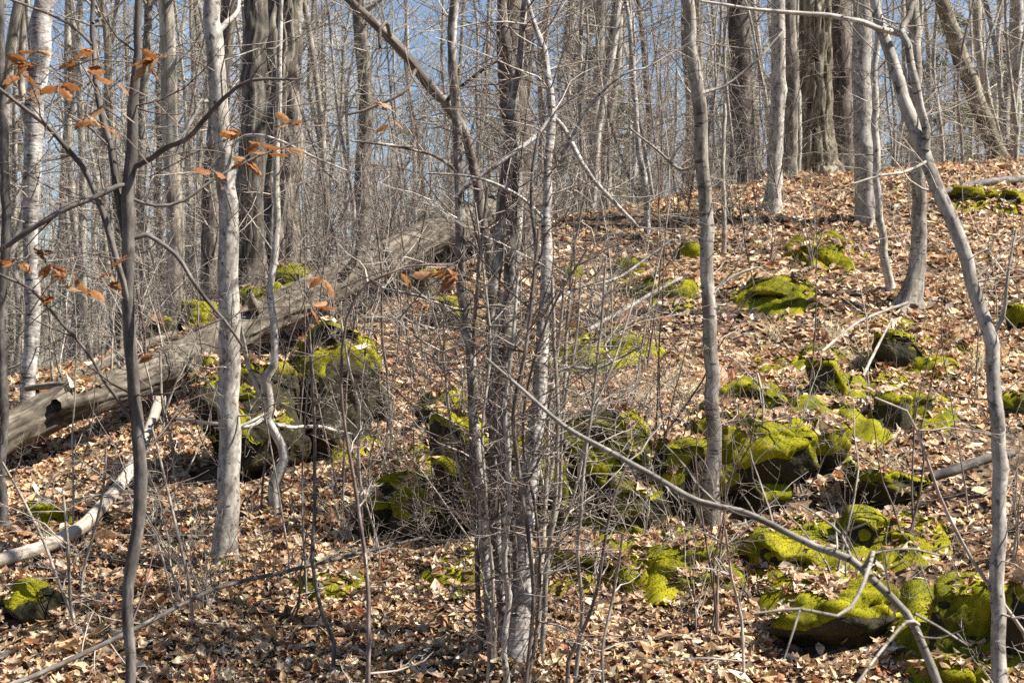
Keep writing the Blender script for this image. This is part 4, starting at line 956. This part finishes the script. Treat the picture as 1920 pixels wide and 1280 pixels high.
fallen('dead_branch', 'long arched dead branch slanting in front of the mossy boulders',
    [(912,672,2.59,5.3),(985,735,3.33,5.2),(1060,800,4.44,5.1),(1150,850,5.18,5.0),(1230,895,5.55,4.95),(1310,940,5.92,4.9),(1390,958,5.92,4.85),(1450,985,6.29,4.8),(1530,1025,6.66,4.75),(1595,1048,7.40,4.7),(1640,1090,7.40,4.68),(1700,1150,7.77,4.66),(1732,1215,8.14,4.65),(1765,1300,8.51,4.65),(1790,1420,8.88,4.65),(1800,1560,8.88,4.65)],
    'grey', 'branch', twigs=16,
    kids=[[(1618,1068,4.44,4.7),(1637,1035,4.44,4.62),(1620,1090,4.07,4.55),(1595,1138,4.07,4.5),(1570,1155,3.70,4.48),(1500,1141,3.33,4.45),(1410,1150,2.22,4.4)],
          [(1722,1170,3.70,4.66),(1700,1165,3.33,4.6),(1650,1222,2.96,4.5),(1600,1290,2.22,4.4)], [(1715,1150,2.96,4.66),(1760,1175,2.59,4.7),(1812,1208,1.85,4.75)],
          [(1596,1045,2.96,4.7),(1576,1000,2.66,4.75),(1540,970,2.22,4.8),(1500,945,1.48,4.85)], [(1576,1000,2.22,4.75),(1605,988,1.92,4.7),(1632,978,1.48,4.65)],
          [(1637,1037,2.96,4.62),(1700,1028,2.52,4.7),(1760,1040,1.92,4.8)], [(1500,1141,2.59,4.45),(1488,1180,2.22,4.42),(1470,1235,1.48,4.4)], [(1395,960,2.96,4.85),(1398,980,2.66,4.82),(1370,985,2.22,4.8)]])
fallen('charred_branch', 'dark charred branch lying left of the curved tree', [(1745,895,9,8.3),(1790,880,10,8.35),(1850,860,9,8.5),(1900,850,7,8.6)], 'dark', 'branch', amp=.1)
fallen('fallen_branch', 'thick dark branch lying on leaves near the hilltop', [(1770,360,6,15),(1830,345,8,15.3),(1900,338,9,15.6),(1960,335,9,15.8)], 'dark', 'branch', amp=.1)
fallen('fallen_pole', 'long grey stick running from flared trunk to moss mound',
    [(1702,568,3,11.4),(1640,590,3,11.2),(1600,610,3,11.0),(1540,660,2.8,10.6),(1500,695,2.4,10.3)], 'twig', 'branch', twigs=4)
fallen('broken_stick', 'broken stick standing against the half bare square rock', [(1618,705,3,9.9),(1640,660,2.8,10.1),(1672,598,2,10.4)], 'twig', 'branch')
fallen('broken_stick', 'grey stick below the small green rock, pointing downhill', [(1625,745,4,9.8),(1650,795,4,9.4),(1670,820,4.5,9.3),(1690,865,4,9.1)], 'grey', 'branch')
fallen('fallen_pole', 'fallen slender trunk reaching uphill right of the birch', [(1100,620,4,11),(1180,575,4,11.6),(1240,540,3.4,12.0),(1290,515,2.6,12.3)], 'grey', 'branch', twigs=10)

# sticks strewn on the leaves
LAND = [(625,700,'the bright capped boulder'),(480,790,'the shaded boulder under the log'),(770,930,'the root overhang'),(860,900,'the dark outcrop left of the birch'),(970,1150,'the birch clump foot'),(970,700,'the birch clump'),
    (1140,870,'the outcrop right of the birch'),(1337,980,'the foot of the straight grey trunk'),(1420,850,'the large mossy boulder'),(1540,720,'the upright moss mound'),(1690,660,'the half bare square rock'),(1670,920,'the flat lichen stone'),
    (1480,1040,'the smooth dark moss mound'),(1260,1070,'the long moss ridge'),(1550,1160,'the large dark rock'),(1790,1170,'the big boulder by the curved tree'),(1870,1000,'the curved tree'),(1850,700,'the bend of the curved tree'),(1460,550,'the round high hummock'),
    (1540,475,'the pale topped moss rock'),(1240,545,'the wide flat moss cushion'),(1130,660,'the moss strip upslope of the birch'),(1450,395,'the smooth pale crest trunk'),(1620,415,'the mossy footed grey trunk'),(1705,570,'the flared dark trunk foot'),(1213,440,'the bending slim young tree'),(1100,400,'the crest behind the birch'),
    (1330,385,'the crest behind the straight grey trunk'),(1820,370,'the hilltop moss hummocks'),(425,1050,'the pale maple foot'),(250,1150,'the foot of the dark sapling'),(200,950,'the white peeled branch'),(80,1130,'the low brownish rock'),(90,965,'the flat mossy stone'),(60,760,'the far left birch'),(250,760,'the lower side of the log'),
    (560,540,'the ridge moss behind the log'),(510,470,'the massive oak'),(700,460,'the middle of the ridge behind the log'),(860,430,'the upper end of the log'),(600,1000,'the open leaves right of the maple'),(720,1170,'the thin grey brown stem'),(480,1200,'the fallen dark pole'),(860,1080,'the mossy stone left of the birch foot'),(780,640,'the leaves right of the bright boulder'),(1330,620,'the middle of the straight grey trunk'),(1750,480,'the slope under the curved tree fork'),(1430,470,'the open slope below the crest')]
def SPOT(u, v):
    return 'beside ' + min(LAND, key=lambda l: (l[0] - u) ** 2 + (1.3 * (l[1] - v)) ** 2)[2]
rg = np.random.default_rng(33)
STK = []
for k in range(8):
    out = []; grow(rg, np.zeros(3), np.array([1., 0, 0]), 1.0, .009, 0, out, 1, .09, 0, (0, 3), seg=7, ratio=(.2, .45), ang=(.35, .8), taper=.6)
    V, Q, Bk = tubes(out, 5); V[:, 2] *= .35
    STK.append(mesh_from('fallen_stick', V, [Q], {'bark': ('FLOAT_VECTOR', Bk)}, True, M[['twig', 'grey', 'twigdark', 'twig'][k % 4]]))
for i in range(150):
    v = 1275 - 880 * rg.uniform(0, 1); u = rg.uniform(700 if v < 700 else 0, 1915); d = hit(u, v)
    x = (u - 960) / F * d; L_ = rg.uniform(.25, .95); a = rg.uniform(0, 6.28) if rg.uniform() < .4 else rg.normal(.35, .3)
    e = np.array([x + math.cos(a) * L_, d + math.sin(a) * L_]); z0 = float(gz(x, d)) + .035; z1 = float(gz(*e)) + .035
    X = unit([math.cos(a) * L_, math.sin(a) * L_, z1 - z0]); nr = gnormal(np.array(x), np.array(d)); Y = unit(np.cross(nr, X)); Z = np.cross(X, Y)
    th = rg.uniform(.5, 1.0) * .7; Yw = rg.uniform(.35, .8)
    mt = Matrix(((*(X * L_),), (*(Y * L_ * Yw),), (*(Z * th),))).transposed().to_4x4(); mt.translation = Vector((x, d, z0))
    o = obj('fallen_stick', STK[i % 8]); o.matrix_world = mt
    tag(o, ('long ' if L_ > .7 else 'short ' if L_ < .42 else '') + ['grey brown', 'dark grey', 'dark brown', 'grey brown'][i % 8 % 4] + ' bare stick lying ' + SPOT(u, v), 'stick', 'sticks strewn over the leaf litter')

# ------------------------------------------------------------------ beech leaves that still hang on
V, Fc = [], []
nX, nY = 9, 7
xs = np.linspace(-.5, .5, nX); hw = .27 * np.sin(np.pi * np.clip((xs + .5), 0, 1)) ** .75 * (1 - .25 * (xs + .0))
for i in range(nX):
    for j in range(nY):
        s = (j / (nY - 1) * 2 - 1); y = s * hw[i]
        V.append((xs[i] - .10 * abs(s), y, .03 * math.cos(i * math.pi) * (1 - .2 * abs(s)) - .35 * abs(y) - .25 * xs[i] ** 2))
idl = np.arange(nX * nY).reshape(nX, nY)
Fc = np.stack([idl[:-1, :-1], idl[1:, :-1], idl[1:, 1:], idl[:-1, 1:]], -1).reshape(-1, 4)
BV = np.array(V); BV[:, 0] += .5
nb = len(BV); BV = np.concatenate([BV, [[.03, .012, -.06], [.03, -.012, -.06], [-.22, -.01, .0], [-.22, .01, .0]]]); Fc = np.concatenate([Fc, [[nb, nb + 1, nb + 2, nb + 3]]]); BV[:, 0] += .22
BEECH = []
for k, (cu, cy) in enumerate([(0, 0), (.5, .25), (-.45, .6), (.8, -.4)]):
    W_ = BV.copy(); W_[:, 2] -= cu * W_[:, 0] ** 2 * .5; W_[:, 2] += cy * W_[:, 1] * W_[:, 0]
    BEECH.append(mesh_from('leaf', W_, [Fc], None, True, M['beech']))
rg = np.random.default_rng(44)
def hang_leaves(root, spots, d, size=(.048, .075), per=3, twig=True):
    root_loc = np.array(root.location); tw = []
    for (u, v) in spots:
        dd = d + rg.uniform(-.25, .25)
        c = P(u, v, dd)
        for k in range(per + rg.integers(0, 2)):
            a = rg.choice([0.0, math.pi]) + rg.normal(0.15, .5)
            X = unit([math.cos(a), math.sin(a) * .8, rg.normal(-.3, .35)]); nr = unit(np.array([rg.normal(0, .4), rg.normal(-.15, .45), 1.0])); Y = unit(np.cross(nr, X)); Z = np.cross(X, Y)
            s = rg.uniform(*size); p = c + rg.normal(0, .005, 3)
            mt = Matrix(((*(X * s),), (*(Y * s),), (*(Z * s),))).transposed().to_4x4(); mt.translation = Vector(p)
            o = obj('leaf', BEECH[rg.integers(0, 4)], root); o.matrix_world = mt @ Matrix.Identity(4)
            o.matrix_parent_inverse = Matrix.Identity(4); mm = mt.copy(); mm.translation = Vector(p - root_loc); o.matrix_basis = mm
        if twig:
            e = c + np.array([rg.normal(0, .25), rg.normal(.05, .1), rg.uniform(-.22, .05)])
            q, r = smooth_path(np.array([c - root_loc, (c + e) / 2 + [0, 0, .03] - root_loc, e - root_loc]), np.array([.0012, .002, .0032]), .05); tw.append((q, r))
    if tw: tag(tube_obj('twigs', tw, M['twigdark'], root), kind='stuff')
hang_leaves(dark_sapling, [(70,92),(60,118),(35,122),(110,158),(180,96),(140,112),(160,125),(215,155),(290,108),(275,115),(300,104),(45,175),(165,218),(185,228),(40,140)], 5.5)
hang_leaves(dark_sapling, [(450,242),(490,268),(500,285),(545,230),(535,275),(460,296),(400,322)], 5.7)
hang_leaves(dark_sapling, [(62,468),(30,487),(95,495),(130,513),(160,540),(205,502),(200,526),(105,548)], 5.5)
hang_leaves(dark_sapling, [(290,662),(180,702)], 5.5, per=1)
mid_beech = tree('beech_sapling', 'small thin sapling holding orange leaves in front of the log',
    [(690,1120,4),(680,1000,3.6),(655,850,3.2),(640,720,3),(650,600,2.8),(690,530,2.4),(760,500,2),(850,495,1.5)], 'twigdark', 5.2, extra=0, twigs=8, twig_len=(.1,.35), crown=0, cat='sapling', sides=7, flare=1.1)
hang_leaves(mid_beech, [(745,505),(840,498),(862,505),(815,508),(600,517),(585,575)], 5.1, per=2)
hang_leaves(mid_beech, [(730,228),(690,190)], 5.6, per=1)

# ------------------------------------------------------------------ bare shrubs and brush
def place(proto, u, v, d, s, rot, label, group, first):
    o = proto if first else copy_tree(proto)
    x = (u - 960) / F * d; o.location = (x, d, float(gz(x, d)) - .03); o.scale = (s, s, s); o.rotation_euler = (0, 0, rot)
    tag(o, label, None, group); return o
rg = np.random.default_rng(55)
SHR = []
for k in range(7):
    root = empty('bare_shrub'); tag(root, 'bare shrub', 'shrub')
    dark = k % 3 == 1; out = []
    for j in range(rg.integers(2, 5)):
        stem = []; a = rg.uniform(0, 6.28); tl = rg.uniform(.1, .55)
        grow(rg, np.array([rg.normal(0, .03), rg.normal(0, .03), 0]), unit([math.cos(a) * tl, math.sin(a) * tl, 1]), rg.uniform(.7, 1.45), rg.uniform(.006, .010), 0, stem, 2, .15, .02, (5, 8), t0=.2, seg=7, ratio=(.25, .5))
        tube_obj('stem', stem[:1], M['twigdark' if dark else 'twig'], root, 6)
        out += stem[1:]
    tag(tube_obj('twigs', out, M['twigdark' if dark else 'twig'], root), kind='stuff')
    SHR.append(root)
spots = []
for (x0, x1, y0, y1, cnt) in [(640, 1290, 800, 1080, 26), (880, 1300, 440, 700, 9), (640, 880, 520, 760, 9), (0, 640, 850, 1200, 7), (1260, 1900, 420, 800, 6), (1300, 1900, 900, 1250, 11), (420, 900, 430, 520, 14), (1000, 1500, 385, 430, 10), (60, 420, 700, 820, 10)]:
    for _ in range(cnt): spots.append((rg.uniform(x0, x1), rg.uniform(y0, y1)))
for i, (u, v) in enumerate(spots):
    d = hit(u, v); s_ = rg.uniform(.55, 1.15) * (0.8 if v > 850 else 1.05)
    place(SHR[i % 7], u, v, d, s_, rg.uniform(0, 6.28), ('tall ' if s_ > .95 else 'low ' if s_ < .65 else '') + ('dark' if i % 7 % 3 == 1 else 'pale') + ' leafless shrub ' + SPOT(u, v), 'leafless shrubs on the slope', i < 7)

GRS = []
for k in range(3):
    bl = []
    for j in range(46):
        a = rg.uniform(0, 6.28); L_ = rg.uniform(.12, .3); lean = rg.uniform(.2, 1.1); t = np.linspace(0, 1, 5); p0 = rg.normal(0, .025, 2)
        bl.append((np.stack([p0[0] + np.cos(a) * lean * L_ * t ** 1.6, p0[1] + np.sin(a) * lean * L_ * t ** 1.6, L_ * (t - .45 * lean * t ** 2)], 1), .0022 * (1 - .85 * t)))
    V, Q, Bk = tubes(bl, 3); GRS.append(mesh_from('dry_grass', V, [Q], {'bark': ('FLOAT_VECTOR', Bk)}, True, M['straw']))
for i, (u, v, wh) in enumerate([(1250,735,'above the mossy outcrop right of the birch'), (1290,760,'just left of the straight grey trunk'), (1215,770,'beside the outcrop right of the birch'), (590,470,'on the ridge under the massive oak'), (560,480,'on the ridge left of the massive oak foot'), (640,470,'on the ridge right of the massive oak'),
                           (1095,790,'at the edge of the outcrop by the birch'), (1610,690,'near the half bare square rock'), (1450,640,'upslope of the moss hummocks'), (1560,640,'above the upright moss mound'), (1660,900,'beside the flat lichen stone'), (760,950,'below the root overhang'), (1830,700,'left of the curved tree bend'), (500,890,'at the crooked sapling foot')]):
    d = hit(u, v); x = (u - 960) / F * d; o = obj('dry_grass_tuft', GRS[i % 3]); o.location = (x, d, float(gz(x, d)) + .01); o.rotation_euler = (0, 0, i * 2.1); tag(o, 'pale dry grass tuft ' + wh, 'grass tuft', 'dry grass tufts on the slope')
WHP = []
for k in range(6):
    root = empty('whip_sapling'); tag(root, 'whip', 'sapling'); out = []; stem = []
    H = rg.uniform(1.3, 2.3)
    grow(rg, np.zeros(3), unit([rg.normal(0, .10), rg.normal(0, .10), 1]), H, rg.uniform(.005, .008), 0, stem, 2, .07, .04, (7, 11), t0=.15, seg=9, ratio=(.12, .28), ang=(.5, 1.2), taper=.75)
    tube_obj('stem', stem[:1], M['twigdark' if k % 2 else 'twig'], root, 6)
    tag(tube_obj('twigs', stem[1:], M['twigdark' if k % 2 else 'twig'], root), kind='stuff'); WHP.append(root)
wsp = []
for (x0, x1, y0, y1, cnt) in [(600, 900, 640, 1000, 11), (880, 1280, 600, 1100, 13), (900, 1300, 430, 600, 7), (1300, 1900, 420, 1000, 8), (20, 600, 800, 1200, 7), (1000, 1480, 385, 430, 14), (560, 900, 430, 540, 8)]:
    for _ in range(cnt): wsp.append((rg.uniform(x0, x1), rg.uniform(y0, y1)))
for i, (u, v) in enumerate(wsp):
    d = hit(u, v); o = place(WHP[i % 6], u, v, d, (s_ := rg.uniform(.7, 1.15)), rg.uniform(0, 6.28), ('tall ' if s_ > 1 else 'short ' if s_ < .82 else '') + ('brown' if i % 6 % 2 else 'pale') + ' upright whip thin sapling ' + SPOT(u, v), 'whip thin saplings on the slope', i < 6)

# ------------------------------------------------------------------ woods beyond the ridge
rg = np.random.default_rng(66)
BGT = []
for k in range(9):
    root = empty('bare_tree'); tag(root, 'bare tree', 'tree')
    H = rg.uniform(13, 17); r = [.065, .09, .11, .045, .08, .14, .055, .10, .035][k]
    nn_ = 14; z = np.linspace(-.3, H, nn_); off = np.cumsum(rg.normal(0, .10, (nn_, 2)), 0)
    path = np.stack([off[:, 0], off[:, 1], z], 1); rad = r * (1 - .85 * np.linspace(0, 1, nn_)); rad[0] *= 1.4
    sp, sr = smooth_path(path, rad, .35)
    mt_ = M[['far', 'tan', 'far', 'pale', 'grey', 'oak', 'far', 'brown', 'far'][k]]
    tube_obj('trunk', [(sp, sr)], mt_, root, 12, rough_mod(.08, 5, k))
    out = []
    for j in range(20):
        i = rg.integers(int(len(sp) * .38), len(sp) - 1); a = rg.uniform(0, 6.28)
        grow(rg, sp[i], unit([math.cos(a), math.sin(a), rg.uniform(.2, 1.0)]), rg.uniform(1.2, 3.2), max(.012, sr[i] * .4), 0, out, 2, .14, .06, (3, 5))
    for j in range(16):      # dead lower limbs
        i = rg.integers(int(len(sp) * .04), int(len(sp) * .5)); a = rg.uniform(0, 6.28)
        grow(rg, sp[i], unit([math.cos(a), math.sin(a), rg.uniform(-.2, .6)]), rg.uniform(.6, 2.0), rg.uniform(.006, .014), 0, out, 2, .16, .02, (3, 5))
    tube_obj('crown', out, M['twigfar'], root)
    BGT.append(root)
SAP = []
for k in range(6):
    root = empty('bare_sapling'); tag(root, 'bare sapling', 'sapling')
    H = rg.uniform(4, 7); nn_ = 9; z = np.linspace(-.2, H, nn_); off = np.cumsum(rg.normal(0, .09, (nn_, 2)), 0); r = rg.uniform(.018, .035)
    sp, sr = smooth_path(np.stack([off[:, 0], off[:, 1], z], 1), r * (1 - .85 * np.linspace(0, 1, nn_)), .25)
    tube_obj('trunk', [(sp, sr)], M['twig' if k % 2 else 'pale'], root, 7)
    out = []
    for j in range(34):
        i = rg.integers(int(len(sp) * .06), len(sp) - 1); a = rg.uniform(0, 6.28)
        grow(rg, sp[i], unit([math.cos(a), math.sin(a), rg.uniform(-.1, .9)]), rg.uniform(.5, 1.6), rg.uniform(.004, .008), 0, out, 2, .15, .03, (3, 5))
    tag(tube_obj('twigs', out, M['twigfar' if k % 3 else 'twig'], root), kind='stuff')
    SAP.append(root)
TLOOK = ['bare slim grey tree', 'bare tan trunked tree', 'bare thick grey tree', 'bare thin pale tree', 'bare dark grey tree', 'bare stout rough trunked tree', 'bare narrow grey tree', 'bare brown trunked tree', 'bare pole thin tree']
SLOOK = ['twiggy pale sapling with brown twigs', 'twiggy grey sapling', 'bushy pale sapling', 'twiggy grey sapling with dark twigs', 'fine pale sapling', 'fine grey twiggy sapling']
def zone(u):
    for lim, t in ((230, 'beyond the ridge left of the dark forked sapling'), (430, 'beyond the ridge between dark sapling and pale maple'), (640, 'beyond the ridge near the massive furrowed oak'),
                   (900, 'beyond the ridge under the far leaning tree'), (1100, 'beyond the ridge behind the birch clump'), (1320, 'beyond the crest left of the straight grey trunk'),
                   (1530, 'beyond the crest between grey trunk and great oak'), (1720, 'beyond the crest just right of the great oak')):
        if u < lim: return t
    return 'beyond the crest in the top right corner'
used_t, used_s = [False] * 9, [False] * 6
cnt = 0
for i in range(250):
    d = 18.5 + 44 * rg.uniform(0, 1) ** 1.15
    u = rg.uniform(-60, 1980)
    if d < 24 and 1200 < u < 1700: continue
    k = int(rg.choice(9, p=[.14, .10, .05, .18, .12, .02, .15, .06, .18]))
    x = (u - 960) / F * d
    o = BGT[k] if not used_t[k] else copy_tree(BGT[k]); used_t[k] = True
    o.location = (x, d, float(gz(x, d)) - .05); s = rg.uniform(.8, 1.15); o.scale = (s, s, s)
    o.rotation_euler = (rg.normal(0, .035), rg.normal(0, .045), rg.uniform(0, 6.28))
    tag(o, ('distant ' if d > 42 else 'nearby ' if d < 27 else '') + ('leaning ' if abs(o.rotation_euler.y) > .05 else '') + TLOOK[k] + ' ' + zone(u), 'tree', 'bare trees beyond the ridge')
for i in range(225):
    d = 16.8 + 36 * rg.uniform(0, 1) ** 1.3; u = rg.uniform(-40, 1960)
    if u < 1000 and d < 14.5: continue
    k = i % 6; x = (u - 960) / F * d
    o = SAP[k] if not used_s[k] else copy_tree(SAP[k]); used_s[k] = True
    o.location = (x, d, float(gz(x, d)) - .05); s = rg.uniform(.7, 1.15); o.scale = (s, s, s)
    o.rotation_euler = (rg.normal(0, .06), rg.normal(0, .06), rg.uniform(0, 6.28))
    tag(o, ('distant ' if d > 32 else 'nearby ' if d < 21 else '') + SLOOK[k] + ' ' + zone(u), 'sapling', 'bare saplings beyond the ridge')
for a, uu in ((BGT, used_t), (SAP, used_s)):
    for r_, f_ in zip(a, uu):
        if not f_:
            for ch in list(r_.children): bpy.data.objects.remove(ch)
            bpy.data.objects.remove(r_)
# trees right of the picture, whose shadows cross the slope
for i, (x, y, k) in enumerate([(8.2, 7.6, 3), (9.5, 12.6, 8), (12.5, 10.2, 6), (11, 5.9, 4)]):
    o = copy_tree(BGT[k]); o.location = (x, y, float(gz(x, y)) - .05); o.rotation_euler = (0, .02, i * 1.3)
    tag(o, 'bare tree standing on the slope to the right of the view', 'tree', 'bare trees on the slope right of the view')

# conifers behind
PIN = []
for k in range(3):
    root = empty('pine_tree'); tag(root, 'pine', 'tree')
    H = rg.uniform(11, 14); sp = np.stack([np.zeros(12), np.zeros(12), np.linspace(-.3, H, 12)], 1); sr = .16 * (1 - .9 * np.linspace(0, 1, 12))
    tube_obj('trunk', [(sp, sr)], M['brown'], root, 9)
    limbs = []; nv = []
    for j in range(70):
        z = rg.uniform(.9, H * .97); a = rg.uniform(0, 6.28); L_ = (1 - z / H) * 2.6 + .5
        st = len(limbs); grow(rg, np.array([0, 0, z]), unit([math.cos(a), math.sin(a), rg.uniform(-.15, .35)]), L_ * rg.uniform(.7, 1.1), .018, 0, limbs, 1, .1, .03, (3, 5), ratio=(.3, .55))
        for path, rd in limbs[st:]:
            for q in range(14):
                t = rg.uniform(.25, 1) * (len(path) - 1); i = min(len(path) - 2, int(t)); p = path[i] + (path[i+1] - path[i]) * (t - i) + rg.normal(0, .05, 3)
                dd = unit(rg.normal(0, 1, 3) + [0, 0, .3]); w = unit(np.cross(dd, rg.normal(0, 1, 3))) * rg.uniform(.02, .035)
                nv.append((p - w, p + w, p + dd * rg.uniform(.14, .28)))
    cr_ = tube_obj('crown', limbs, M['brown'], root)
    nv = np.array(nv).reshape(-1, 3); tag(obj('needles', mesh_from('needles', nv, [np.arange(len(nv)).reshape(-1, 3)], None, False, M['needle']), cr_), kind='stuff')
    PIN.append(root)
for i, (u, d, s) in enumerate([(1105, 42, .9), (1790, 34, .55), (1850, 38, .6), (1740, 45, .7), (1900, 48, .8), (1690, 40, .5), (1360, 46, .8), (1180, 55, .9), (330, 58, .9), (180, 62, 1.0), (20, 55, .9), (940, 60, 1.0), (1600, 50, .7), (760, 66, 1.0), (520, 64, .9), (1960, 36, .7)]):
    o = PIN[i] if i < 3 else copy_tree(PIN[i % 3]); x = (u - 960) / F * d; o.location = (x, d, float(gz(x, d)) - .1); o.scale = (s, s, s); o.rotation_euler = (0, 0, i * 1.7)
    tag(o, 'green pine showing far ' + zone(u), 'tree', 'pines far beyond the ridge')

# the far woods, one mass
rg = np.random.default_rng(77); tr, tw = [], []
for i in range(420):
    d = rg.uniform(60, 120); u = rg.uniform(-150, 2070); x = (u - 960) / F * d; z = float(gz(x, d))
    H = rg.uniform(11, 18); r = rg.uniform(.05, .17)
    path = np.array([[x, d, z - .3], [x + rg.normal(0, .25), d, z + H * .33], [x + rg.normal(0, .5), d, z + H * .66], [x + rg.normal(0, .8), d, z + H]])
    tr.append((path, r * np.array([1.1, .85, .55, .1])))
    for j in range(7):
        t = rg.uniform(.05, .7); p = path[0] + (path[3] - path[0]) * t; a = rg.uniform(0, 6.28)
        grow(rg, p, unit([math.cos(a), math.sin(a), rg.uniform(-.1, .9)]), rg.uniform(1, 3), .02, 0, tw, 1, .16, .05, (3, 5), seg=4)
V, Q, Bk = tubes(tr, 6); V2, Q2, Bk2 = tubes(tw, 3)
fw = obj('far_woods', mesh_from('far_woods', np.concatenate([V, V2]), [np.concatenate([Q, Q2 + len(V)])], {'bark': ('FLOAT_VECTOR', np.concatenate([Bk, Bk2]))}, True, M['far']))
tag(fw, 'hazy mass of grey bare woods in the far distance', 'woods', kind='stuff')
make_litter()
tot = sum(len(m.polygons) for m in bpy.data.meshes)
print('faces', tot, 'objects', len(bpy.data.objects))
